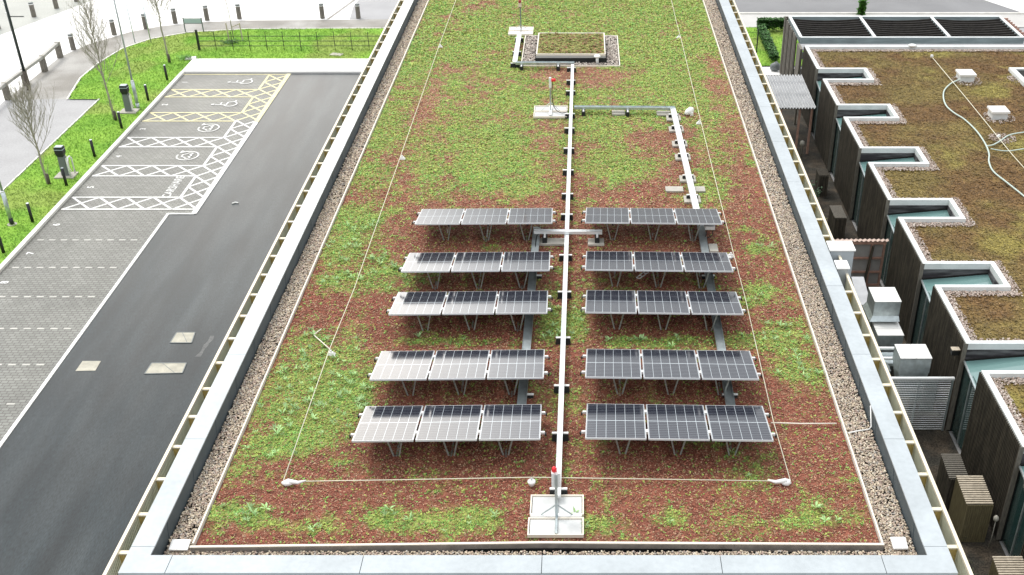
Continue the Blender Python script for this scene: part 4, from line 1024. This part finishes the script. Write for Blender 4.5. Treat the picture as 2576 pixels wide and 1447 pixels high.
MB().box(11.6, 26, 59.0, 63.2, .3, .35).build('deck', M['dark_back'], pg)

# ================================================================= ALLEY
t = thing('canopy_shelter', 'lean to shelter with grey corrugated roof beside the timber wall', 'shelter', (10.2, 53.5, 0))
b = MB(); nx = 13 * 8; x0, x1 = 9.18, 11.05; ya, yb, za, zb_ = 55.5, 51.15, 2.55, 2.42
for seg, (s0, s1_) in enumerate(((0, .23), (.21, .60), (.58, 1.0))):
    for i in range(nx):
        def pt(i, s): 
            xx = x0 + (x1 - x0) * i / nx; zz = za + (zb_ - za) * s + .042 * math.cos(2 * math.pi * i / 8) + (.012 * (2 - seg)); return (xx, ya + (yb - ya) * s, zz)
        b.poly([pt(i, s0), pt(i, s1_), pt(i + 1, s1_), pt(i + 1, s0)])
b.build('roof', M['corrugated'], t, True)
MB().bar((9.18, 55.52, 2.5), (11.05, 55.52, 2.5), .05, .12).build('purlin', M['wood_grey'], t); MB().bar((9.25, 51.4, 2.33), (11.0, 51.4, 2.33), .05, .1).build('purlin', M['wood_grey'], t)
for x in (9.45, 10.35, 10.92): MB().box(x - .045, x + .045, 51.35, 51.45, 0, 2.28).build('post', M['wood_red'], t)
for x in (9.3, 10.95): MB().box(x - .045, x + .045, 55.3, 55.4, 0, 2.4).build('post', M['wood_grey'], t)
tag(MB().box(9.75, 10.15, 50.9, 51.0, .55, .62).box(9.78, 9.82, 50.92, 50.98, 0, .549).box(10.08, 10.12, 50.92, 50.98, 0, .549).build('bench_rail', M['white_plastic']), 'short white rail in the shade under the corrugated shelter', 'rail')
t = thing('water_butt', 'small pale tap fitting by the shelter post', 'tap', (10.55, 51.0, 0))
MB().lathe((10.55, 51.0, 0), [(.05, 0), (.06, .6), (.12, .65), (.1, .8), (.02, .85)], 10).build('body', M['slab'], t, True)
def slat_bin(loc, w_, d_, h, label, top=M['wood_pale'], side=M['wood_bin'], slope=.12, n=13):
    t = thing('slatted_bin_store', label, 'bin store', (loc[0], loc[1], 0), 'slatted timber bin stores in the alley')
    x, y = loc
    lid = MB()
    for k in range(n):
        yy = y - d_ / 2 + d_ * (k + .5) / n; zz = h + slope * k / n
        lid.box(x - w_ / 2 - .03, x + w_ / 2 + .03, yy - d_ / n * .28, yy + d_ / n * .28, zz, zz + .03)
    lid.build('lid', top, t)
    sd2 = MB(); k = 0
    for yy in np.arange(y - d_ / 2, y + d_ / 2, .06): sd2.box(x - w_ / 2, x - w_ / 2 + .02, yy, yy + .035, 0, h - .01 + slope * (yy - y + d_ / 2) / d_)
    for yy in np.arange(y - d_ / 2, y + d_ / 2, .06): sd2.box(x + w_ / 2 - .02, x + w_ / 2, yy, yy + .035, 0, h - .01 + slope * (yy - y + d_ / 2) / d_)
    sd2.build('side', side, t)
    f = MB()
    for xx in np.arange(x - w_ / 2, x + w_ / 2 - .01, .06): f.box(xx, xx + .05, y - d_ / 2 - .02, y - d_ / 2 - .001, 0, h - .01)
    f.build('front', side, t)
    MB().box(x - w_ / 2 + .05, x + w_ / 2 - .05, y - d_ / 2 + .03, y + d_ / 2 - .03, .02, h - .05).build('inner_liner', M['dark_back'], t)
slat_bin((10.8, 24.0), .68, 1.1, 1.35, 'slatted timber bin store with sunlit pale lid, beside the tall slatted wall');  # pale lid timber carries the sunlit look in its colour
slat_bin((10.65, 25.3), .5, 1.0, 1.15, 'shaded slatted bin store just behind the pale lidded one', M['wood_grey'], M['wood_dark'])  # darker timbers paint the shade into this store's colour
slat_bin((10.80, 20.75), .7, 1.0, 1.38, 'slatted bin store nearest the camera at the lower right corner')
slat_bin((10.57, 42.35), .44, 1.2, 1.15, 'narrow slatted bin store in the dark alley beyond the red framed screen', M['wood_grey'], M['wood_dark'], 0)
slat_bin((10.75, 46.8), .42, .8, 1.0, 'darkest slatted bin store close to the corrugated shelter', M['wood_dark'], M['wood_dark'], 0)
t = thing('garden_lamp', 'small pale lamp on a thin stalk beside the pale lidded bin store', 'lamp', (11.22, 23.2, 0))
MB().tube([(11.22, 23.2, 0), (11.24, 23.22, .55), (11.25, 23.25, .95)], .012, 6).build('stalk', M['slab'], t, True)
MB().blob((11.25, 23.25, 1.02), .08, .08, .1, 8, 5, .12).build('head', M['slab'], t, True)
# red framed corrugated topped screen
t = thing('timber_screen', 'red brown timber framed screen with grey boards across the alley', 'screen', (10.4, 38.0, 0))
b = MB().bar((9.0, 38.0, 1.93), (11.48, 38.0, 1.93), .09, .1); b.build('top_rail', M['wood_red'], t)
b = MB(); n = 60
for i in range(n):
    f_ = lambda i, y: (8.95 + 2.6 * i / n, y, 2.03 + .025 * math.cos(2 * math.pi * i / 4))
    b.poly([f_(i, 37.93), f_(i + 1, 37.93), f_(i + 1, 38.12), f_(i, 38.12)])
b.build('top_sheet', mat('faded pink corrugated sheet', (.55, .42, .36), .6), t, True)
for x in (9.2, 10.15, 10.95, 11.42): MB().box(x - .04, x + .04, 37.94, 38.02, 0, 1.88).build('post', M['wood_red'], t)
for z in (.08, .65, 1.25):
    for xa, xb in ((9.24, 10.11), (10.19, 10.91), (10.99, 11.38)): MB().box(xa, xb, 37.95, 38.01, z, z + .08).build('cross_rail', M['wood_red'], t)
MB().box(9.2, 11.4, 38.03, 38.06, .05, 1.86).build('infill_board', M['panel_grey'], t)
MB().bar((10.82, 37.9, .05), (10.98, 37.9, 1.86), .09, .06).build('gate_post', M['wood_dark'], t)
# tall white riser and its small neighbour, fixed by the screen of the main building
t = thing('duct_riser', 'tall white duct riser with blue grey face rising past the screen rail', 'duct', (6.45, 24.9, 0))
MB().box(6.12, 6.70, 24.70, 25.16, 0, 8.47).build('casing', mat('pale blue grey casing', (.45, .50, .54), .5, var=.06), t)
MB().box(6.09, 6.73, 24.67, 25.19, 8.471, 8.50).build('cap', M['white_plastic'], t)
t = thing('duct_riser', 'small white topped riser next to the tall one at the screen rail', 'duct', (6.25, 23.95, 0))
MB().box(6.12, 6.36, 23.76, 24.12, 6.5, 8.47).build('casing', M['coping'], t)
MB().box(6.09, 6.40, 23.73, 24.15, 8.471, 8.50).build('cap', M['white_plastic'], t)
# ventilation ducts in the alley
def duct_box(x0, x1, y0, y1, z0, z1, label, seam='x', taper=.0, name='ventilation_duct', skirt=True):
    t = thing(name, label, 'duct', ((x0 + x1) / 2, (y0 + y1) / 2, 0), 'ventilation ducts in the alley')
    MB().box(x0, x1, y0, y1, z0, z1 - .012).build('casing', M['galv'], t)
    m = (y0 + y1) / 2; xm = (x0 + x1) / 2
    b = MB()
    if seam == 'x': b.box(x0 - .01, x1 + .01, y0 - .01, m - .006, z1 - .011, z1 + .01).box(x0 - .01, x1 + .01, m + .006, y1 + .01, z1 - .011, z1 + .01)
    else: b.box(x0 - .01, xm - .006, y0 - .01, y1 + .01, z1 - .011, z1 + .01).box(xm + .006, x1 + .01, y0 - .01, y1 + .01, z1 - .011, z1 + .01)
    b.build('glare_top', M['white_plastic'], t)  # white stands in for sun sheen on the galvanised top
    if skirt:
        MB().hexa([(x0 - .12, y0 - .12, z0 - .16), (x1 + .02, y0 - .12, z0 - .16), (x1 + .02, y1, z0 - .16), (x0 - .12, y1, z0 - .16), (x0, y0, z0 - .001), (x1, y0, z0 - .001), (x1, y1, z0 - .001), (x0, y1, z0 - .001)]).build('flange', M['galv'], t)
        MB().box(x0 + .1, x1 - .1, y0 + .1, y1 - .05, .02, z0 - .161).build('stand', M['charger_grey'], t)
    else:
        MB().hexa([(x0 + .3, y0 + .25, .6), (x1 - .05, y0 + .25, .6), (x1 - .05, y1, .6), (x0 + .3, y1, .6), (x0 + .02, y0 + .0, z0 - .001), (x1 - .02, y0 + .0, z0 - .001), (x1 - .02, y1, z0 - .001), (x0 + .02, y1, z0 - .001)]).build('taper', M['galv'], t)
        MB().box(x0 + .35, x1 - .1, y0 + .3, y1, .02, .599).build('stand', M['charger_grey'], t)
    return t
duct_box(9.77, 10.65, 32.53, 33.51, 1.95, 2.5, 'boxy duct with glare-white top behind the twin pipes, seam across its top')
duct_box(9.82, 10.68, 31.75, 32.62, .75, 1.65, 'lower duct with glare-white top just in front of the boxy one', skirt=False)
duct_box(9.80, 10.76, 29.02, 29.83, 1.95, 2.5, 'duct with glare-white top and tapered base next to the barred gate', 'y', skirt=False)
tag(MB().hexa([(9.75, 34.4, .3), (10.2, 34.4, .3), (10.3, 36.2, .3), (9.85, 36.2, .3), (9.75, 34.4, 1.3), (10.2, 34.4, 1.3), (10.3, 36.2, 1.45), (9.85, 36.2, 1.45)]).build('duct_cabinet', mat('white to grey cabinet', (.55, .56, .58), .4, var=.2, vscale=1.2)), 'grey white sloping cabinet between the risers and the red framed screen', 'cabinet')
t = thing('pipe_run', 'pair of horizontal silver pipes on brackets across the alley', 'pipes', (10, 30.6, 1.8))
for y, z in ((31.0, 1.62), (30.5, 1.55)):
    MB().tube([(8.9, y, z), (10.9, y, z), (10.97, y - .05, z - .05), (10.98, y - .1, z - .4)], .055, 10).build('pipe', M['bright_steel'], t, True)
MB().box(8.9, 10.95, 30.42, 31.1, 1.30, 1.40).build('pipe_tray', M['galv'], t)
for x in (9.9, 10.85): MB().box(x, x + .06, 30.4, 31.1, 0, 1.299).build('bracket', M['galv'], t)
tag(MB().box(9.0, 9.85, 29.9, 30.4, .05, 1.45).build('unit_cabinet', M['charger_grey']), 'dark grey plant cabinet left of the tapered duct', 'cabinet')
tag(MB().box(9.9, 10.35, 30.0 - .9, 30.2 - .2, .02, .95).build('low_cabinet', M['slab']), 'low pale cabinet behind the barred gate', 'cabinet')
t = thing('fire_extinguisher', 'small faded red cylinder standing beside the tapered duct', 'extinguisher', (10.5, 30.1, 0))
MB().lathe((10.42, 29.5, .95), [(.05, 0), (.06, .02), (.06, .3), (.03, .36), (.02, .40)], 10).build('cylinder', M['red_extinguisher'], t, True)
MB().box(10.39, 10.45, 29.47, 29.53, 1.351, 1.40).build('valve', M['white_plastic'], t)
t = thing('barred_gate', 'silver barred metal gate closing the alley beside the slatted wall', 'gate', (10.3, 28.7, 0))
gx0, gx1, gy, gz = 9.1, 11.42, 28.6, 2.05
MB().box(gx0, gx1, gy - .05, gy + .05, gz - .05, gz + .02).build('top_rail', M['bright_steel'], t)
for x in (gx0 + .02, 10.35, gx1 - .04): MB().box(x - .03, x + .03, gy - .03, gy + .03, .05, gz - .051).build('gate_post', M['galv'], t)
for k in range(23): MB().box(gx0 + .06, gx1 - .08, gy - .045, gy - .012, .12 + k * .083, .134 + k * .083).build('bar', M['bright_steel'], t)
b = MB(); [b.box(x, x + .008, gy + .012, gy + .02, .1, gz - .06) for x in np.arange(gx0 + .1, gx1 - .1, .05)]; b.build('mesh_infill', M['black_metal'], t)
MB().box(10.5, 10.95, gy + .022, gy + .04, .8, gz - .08).build('lock_plate', M['galv'], t)
t = thing('wall_light', 'small pale topped light fixed to the slatted wall near the nearest notch', 'lamp', (11.4, 29.0, 2.6))
MB().box(11.28, 11.51, 28.85, 29.0, 2.72, 2.90).build('housing', M['black_metal'], t); MB().box(11.26, 11.51, 28.83, 29.02, 2.901, 2.93).build('cover', M['wood_pale'], t)
# alley plants
def leafy(name, label, cat, c, rx, ry, h, n, tone, size=(.06, .14), group=None, blades=5):
    x = c[0] + rx * rng.normal(0, .45, n); y = c[1] + ry * rng.normal(0, .45, n)
    z = c[2] + h * rng.random(n) ** 1.2
    V, F, T = clumps(np.stack([x, y, z], 1), rng.uniform(size[0], size[1], n), np.array([tone]) * rng.uniform(.5, 1.5, (n, 1)), blades, .6, .3)
    o = np_mesh(name, V - np.array([[0, 0, 0]]), F, M['leaf'], T)
    return tag(o, label, cat, group)
leafy('shrub', 'dark green leafy shrub in the alley below the screen rail', 'shrub', (9.9, 46.0, 0), .5, 1.1, .7, 700, (.05, .10, .05), (.06, .16), 'alley shrubs')
leafy('shrub', 'brownish green grassy shrub left of the narrow bin store', 'shrub', (9.9, 43.2, 0), .4, 1.2, .5, 600, (.10, .10, .035), (.08, .2), 'alley shrubs')
leafy('shrub', 'russet low shrub along the alley edge before the framed screen', 'shrub', (9.7, 40.4, 0), .35, 1.1, .35, 500, (.16, .07, .04), (.05, .12), 'alley shrubs')
leafy('shrub', 'straggly brown shrub at the foot of the screen near the pale lidded bin store', 'shrub', (9.6, 24.8, 0), .4, 1.6, .35, 500, (.10, .075, .04), (.05, .14), 'alley shrubs')
leafy('shrub', 'dark low shrub near the lower right bin store', 'shrub', (9.9, 22.0, 0), .5, 1.2, .3, 500, (.05, .05, .03), (.05, .14), 'alley shrubs')
# hedge, back garden
def hedge(name, label, x0, x1, y0, y1, h, n):
    P_ = np.stack([rng.uniform(x0, x1, n), rng.uniform(y0, y1, n), .1 + (h - .1) * rng.random(n) ** .5], 1)
    V, F, T = clumps(P_, rng.uniform(.07, .15, n), np.array([[.055, .14, .035]]) * rng.uniform(.5, 1.6, (n, 1)), 5, .7, .35)
    return tag(np_mesh(name, V, F, M['leaf'], T), label, 'hedge')
hedge('hedge', 'dark green clipped hedge across the back of the small lawn', 11.1, 13.0, 71.3, 71.9, .8, 1600)
hedge('hedge', 'ragged green hedge running along the left of the small lawn', 11.0, 11.5, 64.9, 71.2, .6, 1700)
leafy('conifer', 'small bright green pointed bush poking up behind the pergola', 'bush', (18.5, 75.0, .1), .22, .22, .95, 600, (.08, .22, .03), (.08, .2))
t = thing('wire_fence', 'dark fence post and wires beside the back garden', 'fence', (10.5, 67.2, 0))
MB().box(10.45, 10.52, 67.1, 67.17, 0, 1.5).build('post', M['black_metal'], t)
b = MB(); [b.tube([(9.6, 67.14, z), (10.46, 67.14, z)], .012, 4) for z in (.5, .9, 1.3)]; b.build('wire', M['black_metal'], t)
tag(MB().blob((11.15, 63.9, .25), .3, .25, .28, 10, 6, .15).build('boulder', M['charger_grey'], None, True), 'dark rounded boulder at the corner of the pergola', 'boulder')
# parked cars whose near ends just enter at the top right
def car(x, y, col, label):
    t = thing('parked_car', label, 'car', (x, y, 0), 'cars at the top edge of the far road')
    paint = mat('car paint', col, .3, coat=.6)
    prof = [(-2.1, .35), (-2.15, .65), (-1.9, .85), (-1.15, .95), (-.55, 1.4), (.9, 1.42), (1.6, 1.0), (2.05, .9), (2.1, .4)]
    b = MB(); n = len(prof)
    for s_ in (-.85, .85):
        for px, pz in prof:
            inset = .12 if pz > 1.2 else 0
            b.v.append((x + px, y + s_ - (inset if s_ > 0 else -inset), pz))
    for i in range(n - 1): b.f.append((i, i + 1, n + i + 1, n + i))
    b.f.append((n - 1, 0, n, 2 * n - 1)); b.f.append(tuple(range(n))); b.f.append(tuple(reversed(range(n, 2 * n))))
    b.build('body', paint, t)
    MB().box(x - .75, x + 1.1, y - .865, y - .80, .95, 1.30).build('side_window', M['glass'], t)
    for px in (-1.3, 1.3):
        for s_ in (-1, 1):
            w1 = MB().tube([(x + px, y + s_ * .72, .32), (x + px, y + s_ * .88, .32)], .32, 16).build('wheel', M['rubber'], t, True)
            MB().tube([(x + px, y + s_ * .885, .32), (x + px, y + s_ * .89, .32)], .19, 12).build('rim', M['galv'], w1)
car(16.4, 83.2, (.05, .05, .06), 'dark car on the far road, left of two, only its near side showing')
car(22.3, 83.2, (.06, .03, .03), 'dark car on the far road, right of two, only its near side showing')

# ================================================================= LEFT SIDE STREET FURNITURE
def timber_bollard():
    t = thing('timber_bollard', '', 'bollard', (0, 0, 0), 'timber bollards around the plaza')
    MB().tube([(0, 0, 0), (0, 0, .82)], [.155, .15], 12).build('post', M['wood_grey'], t, local=True)
    MB().tube([(0, 0, .821), (0, 0, .87)], .152, 12).build('band', M['white_plastic'], t, local=True)
    MB().tube([(0, 0, .871), (0, 0, .95), (0, 0, .97)], [.155, .155, .13], 12).build('cap', M['charger_grey'], t, local=True)
    return t
tb_ = [(-36.8, 75.0, 'timber bollard beside the tall black lamp post across the plaza'), (-36.11, 77.04, 'timber bollard on the far side road edge, cut by the top of the frame'), (-35.42, 78.78, 'timber bollard of which only the foot shows at the top edge'),
       (-38.0, 72.3, 'timber bollard cut by the left frame edge'), (-31.43, 67.91, 'timber bollard standing first after the end of the timber rail'), (-30.01, 70.99, 'timber bollard second after the rail, behind the tall bare tree'),
       (-28.41, 72.28, 'timber bollard seen behind the right one of two thin poles'), (-26.89, 73.51, 'timber bollard just left of the blue sign, beside the second tree'), (-24.99, 74.19, 'timber bollard just right of the blue sign board'),
       (-22.94, 74.54, 'timber bollard behind the staked young tree'), (-17.44, 74.66, 'timber bollard left of two by the grey crossing'), (-15.05, 74.66, 'timber bollard right of two by the grey crossing, nearest the roof')]
pr = None
for x, y, lb in tb_:
    if pr is None: pr = timber_bollard(); o = pr
    else: o = dup(pr, (0, 0, 0), lb)
    o.location = (x, y, 0); o['label'] = lb; o.rotation_euler = (0, 0, random.random() * 3)
t = thing('timber_rail', 'low timber knee rail on stout posts along the path', 'rail', (-31.55, 60, 0))
posts = [(-31.62, 66.35), (-31.5, 63.78), (-31.55, 61.36), (-31.6, 59.09), (-31.6, 56.6), (-31.6, 54.1)]
for x, y in posts: MB().box(x - .14, x + .14, y - .14, y + .14, 0, .74).build('post', M['wood_grey'], t)
for a, c in zip(posts[:-1], posts[1:]): MB().bar((a[0], a[1] - .02, .84), (c[0], c[1] + .17, .84), .2, .16).build('rail_beam', mat('pale silvery timber', (.42, .41, .38), .7, var=.2, vscale=5), t)
for x, y in posts: MB().box(x - .15, x + .15, y - .01 , y + .15, .741, .95).build('post_cap', M['slab'], t)
def black_bollard():
    t = thing('black_bollard', '', 'bollard', (0, 0, 0), 'black bollards on the lawn by the kerb')
    MB().tube([(0, 0, 0), (0, 0, .88)], .068, 12).build('post', M['black_metal'], t, True, local=True)
    MB().tube([(0, 0, .881), (0, 0, .90)], [.069, .055], 12).build('cap', M['galv'], t, local=True)
    return t
ords = ['farthest', 'second farthest', 'third', 'fourth', 'fifth', 'sixth', 'seventh']
pr = None
for k, ((x, y), wd_) in enumerate(zip([(-23.71, 62.12), (-23.69, 58.77), (-23.7, 54.65), (-23.7, 50.89), (-23.74, 47.49), (-23.72, 43.69), (-23.71, 40.81)],
      ['farthest black bollard, near the white path corner', 'black bollard beside the farther charger, on its right', 'black bollard at the foot of the tall bare tree', 'black bollard halfway between the two chargers', 'black bollard right in front of the nearer charger', 'black bollard right of the near lamp post, second from the left edge', 'black bollard nearest the left frame edge'])):
    if pr is None: pr = black_bollard(); o = pr
    else: o = dup(pr, (0, 0, 0), wd_)
    o.location = (x - .12, y, .04); o['label'] = wd_
# lamp posts
t = thing('lamp_post', 'tall black lamp post with a small side arm beside the timber rail', 'lamp post', (-31.1, 60.6, 0))
MB().tube([(-31.1, 60.6, 0), (-31.1, 60.6, 1.1)], .11, 12).build('base', M['trunk_dark'], t, True)
MB().tube([(-31.1, 60.6, 1.1), (-31.1, 60.6, 6.6)], [.085, .07], 12).build('pole', M['lamp_black'], t, True)
MB().bar((-31.05, 60.6, 4.1), (-30.3, 60.6, 4.1), .06, .05).build('arm', M['lamp_black'], t)
for z in (1.35, 2.0, 4.25, 4.75, 5.3): MB().box(-31.2, -31.12, 60.48, 60.54, z, z + .09).build('label_plate', M['white_plastic'], t)
def slim_lamp(x, y, h, label):
    t = thing('lamp_post', label, 'lamp post', (x, y, 0))
    MB().tube([(x, y, 0), (x, y, .35)], .095, 12).build('root', M['black_metal'] if h < 7 else M['galv'], t, True)
    MB().tube([(x, y, .351), (x, y, 1.55)], .09, 12).build('base', M['galv'], t, True)
    MB().tube([(x, y, 1.551), (x, y, 1.62)], [.09, .05], 12).build('collar', M['bright_steel'], t, True)
    MB().tube([(x, y, 1.62), (x, y, h)], [.05, .035], 10).build('pole', M['galv'], t, True)
    MB().tube([(x, y, h), (x + .3, y, h + .1), (x + .7, y, h + .1)], .03, 8).build('arm', M['galv'], t, True)
    MB().box(x + .5, x + 1.0, y - .1, y + .1, h + .05, h + .12).build('lamp_head', M['galv'], t)
slim_lamp(-23.95, 57.55, 8.0, 'slim grey lamp post rising behind the farther charger')
slim_lamp(-24.62, 43.45, 6.0, 'slim grey lamp post with black foot at the left frame edge')
MB().tube([(-24.62, 43.45, .0), (-24.62, 43.45, .07)], [.22, .2], 12).build('concrete_collar', M['slab'], [o for o in bpy.data.objects if o.name.startswith('lamp_post')][-1])
for x, y, h, lb in ((-28.04, 69.11, 2.4, 'thin bare pole left of two at the curved path edge'), (-27.08, 69.21, 2.4, 'thin bare pole right of two, leaning before a timber bollard')):
    t = thing('thin_pole', lb, 'pole', (x, y, 0), 'thin poles at the path edge')
    MB().tube([(x, y, 0), (x - .03, y, h)], .032, 8).build('pole', M['galv'], t, True); MB().tube([(x - .03, y, h), (x - .03, y, h + .02)], .035, 8).build('cap', M['bright_steel'], t)
t = thing('sign_board', 'low pale blue sign board on two dark legs at the path edge', 'sign', (-25, 71.4, 0))
for x in (-25.58, -24.42): MB().box(x - .03, x + .03, 71.37, 71.43, 0, .93).build('leg', M['charger_grey'], t)
MB().box(-25.549, -24.451, 71.385, 71.415, .62, .90).build('panel', M['sign_face'], t)
MB().box(-25.62, -24.38, 71.37, 71.43, .931, .97).box(-25.549, -24.451, 71.375, 71.425, .585, .619).build('frame', M['charger_grey'], t)
# estate fence
t = thing('wire_fence', 'thin black estate fence across the lawn with one stout end post', 'fence', (-18, 67.6, 0))
MB().box(-23.66, -23.54, 67.6, 67.72, 0, 1.3).build('end_post', M['black_metal'], t)
for k in range(13):
    x = -22.54 + k * 1.04
    MB().box(x - .016, x + .016, 67.6, 67.62, 0, 1.18).build('upright', M['black_metal'], t)
for z in (.32, .62, .92): MB().tube([(-23.6, 67.63, z), (-8.5, 67.63, z)], .02, 5).build('rail', M['black_metal'], t)

# chargers
def charger(loc, label, hoop):
    x, y = loc
    t = thing('car_charger', label, 'car charger', (x, y, 0), 'car charging posts by the bays')
    MB().box(x - .45, x + .45, y - .35, y + .35, .04, .11).build('plinth', M['slab'], t)
    MB().hexa([(x - .17, y - .12, .11), (x + .17, y - .12, .11), (x + .17, y + .12, .11), (x - .17, y + .12, .11), (x - .15, y - .11, 1.05), (x + .15, y - .11, 1.05), (x + .15, y + .11, 1.05), (x - .15, y + .11, 1.05)]).build('body', M['charger_grey'], t)
    MB().hexa([(x - .13, y - .14, 1.051), (x + .13, y - .14, 1.051), (x + .13, y + .14, 1.051), (x - .13, y + .14, 1.051), (x - .19, y - .16, 1.2), (x + .19, y - .16, 1.2), (x + .19, y + .16, 1.2), (x - .19, y + .16, 1.2)]).box(x - .19, x + .19, y - .16, y + .16, 1.201, 1.5).build('head', M['black_metal'], t)
    MB().box(x - .195, x + .195, y - .165, y + .165, 1.38, 1.41).box(x - .16, x + .16, y - .13, y + .13, 1.501, 1.53).build('light_band', M['sign_face'], t)
    MB().box(x + .172, x + .20, y - .08, y + .08, .15, .95).build('side_panel', M['bright_steel'], t)
    MB().tube(smooth([(x + .19, y, 1.1), (x + .28, y, .9), (x + .24, y, .5), (x + .30, y, .3)]), .018, 6).build('cable', M['trim'], t, True)
    if hoop:
        MB().tube([(x + .32, y - .25, .11), (x + .32, y - .25, .85), (x + .32, y - .1, 1.0), (x + .32, y + .1, 1.0), (x + .32, y + .25, .85), (x + .32, y + .25, .11)], .035, 8).build('guard_hoop', M['bright_steel'], t, True)
charger((-24.25, 57.05), 'farther grey and black charging post beside the tall slim lamp post', False)
charger((-24.3, 48.6), 'nearer grey and black charging post with a silver guard hoop', True)

# bare trees
def bare_tree(x, y, h, label, seed, lean=0.0, nb=26, spread=1.0, guard=True, split=.35):
    rnd = random.Random(seed); t = thing('bare_tree', label, 'tree', (x, y, 0), 'bare young trees on the lawn')
    spread *= 1.35; nb = int(nb * 1.25)
    tr = MB(); pts = [(x + lean * (z / h) + rnd.uniform(-.03, .03), y + rnd.uniform(-.03, .03), z) for z in np.linspace(0, h * .97, 9)]
    tr.tube(pts, list(np.linspace(.065, .010, 9)), 8); tr.build('trunk', M['bark'], t, True)
    br = MB()
    def grow(p, d, L_, r, lev):
        q = [p]; n = 4
        for i in range(n):
            d = (d + Vector((rnd.uniform(-.12, .12), rnd.uniform(-.12, .12), .10))).normalized(); q.append(q[-1] + d * L_ / n)
        br.tube(q, [r * (1 - .17 * i) for i in range(n + 1)], 4 if lev else 5, False)
        if lev < 2:
            for i in range(1, n + 1):
                for _ in range(2 if lev == 0 else 2):
                    a = rnd.uniform(0, 6.28); e = (d * 1.0 + Vector((math.cos(a), math.sin(a), .2)) * .55).normalized(); grow(q[i], e, L_ * rnd.uniform(.32, .5), r * .5, lev + 1)
    for k in range(nb):
        f = split + (1 - split) * (k / nb) ** .9; z = f * h * .97
        p = Vector((x + lean * f, y, z)); a = k * 2.4 + rnd.uniform(-.4, .4); L_ = spread * (1.0 - .75 * (f - split) / (1 - split)) * rnd.uniform(.8, 1.15)
        d = Vector((math.cos(a) * .6, math.sin(a) * .6, .85)).normalized(); grow(p, d, L_, .016, 0)
    # low shoots
    for k in range(6):
        a = rnd.uniform(0, 6.28); p = Vector((x, y, h * rnd.uniform(.08, .3))); grow(p, Vector((math.cos(a) * .5, math.sin(a) * .5, .9)).normalized(), .55, .007, 1)
    br.build('crown', M['bark'], t)
    if guard: MB().tube([(x + .09, y - .05, .05), (x + .09, y - .05, .55)], .07, 8).build('stake', M['trunk_dark'], t, True)
    return t
bare_tree(-24.6, 55.85, 6.0, 'tallest bare young tree, left of the farther charger', 3, -.15, 26, 1.7, True, .33)
bare_tree(-24.75, 65.3, 5.6, 'bare young tree beyond the white path corner, in front of the bollards', 5, -.05, 32, 1.6, True, .42)
bare_tree(-24.8, 47.7, 4.4, 'bushy bare young tree at the left beside the nearer charger', 9, -.1, 24, 1.45, True, .36)
t = thing('staked_sapling', 'thin staked sapling in a wooden tie frame inside the lawn fence', 'tree', (-22.1, 69.9, 0))
MB().tube([(-22.1, 69.9, 0), (-22.12, 69.9, 1.6), (-22.25, 69.9, 3.2)], [.035, .025, .012], 8).build('trunk', M['bark'], t, True)
b = MB(); [b.tube([(-22.2, 69.9, z), (-22.2 + dx, 69.9 + .1, z + .35), (-22.2 + dx * 1.8, 69.9, z + .45)], [.01, .008, .004], 4, False) for z, dx in ((2.4, -.4), (2.6, .4), (2.9, -.3), (3.0, .25), (2.2, .35))]; b.build('crown', M['bark'], t)
for x in (-22.35, -21.5): MB().bar((x, 69.75, 0), (x - .03, 69.75, 1.1), .06, .06).build('stake', M['wood_pale'], t)
MB().bar((-21.55, 69.75, 1.05), (-22.1, 69.85, .8), .05, .05).build('cross_tie', M['wood_pale'], t)
leafy('weed_clump', 'dark weedy clump around the foot of the staked sapling', 'weeds', (-22.1, 69.0, .04), .7, .5, .2, 90, (.08, .20, .05), (.06, .12))
leafy('weed_clump', 'leafy weed clump on the grass beside the pale box cover', 'weeds', (-23.9, 66.0, .04), .6, .5, .15, 120, (.16, .36, .06), (.06, .12))
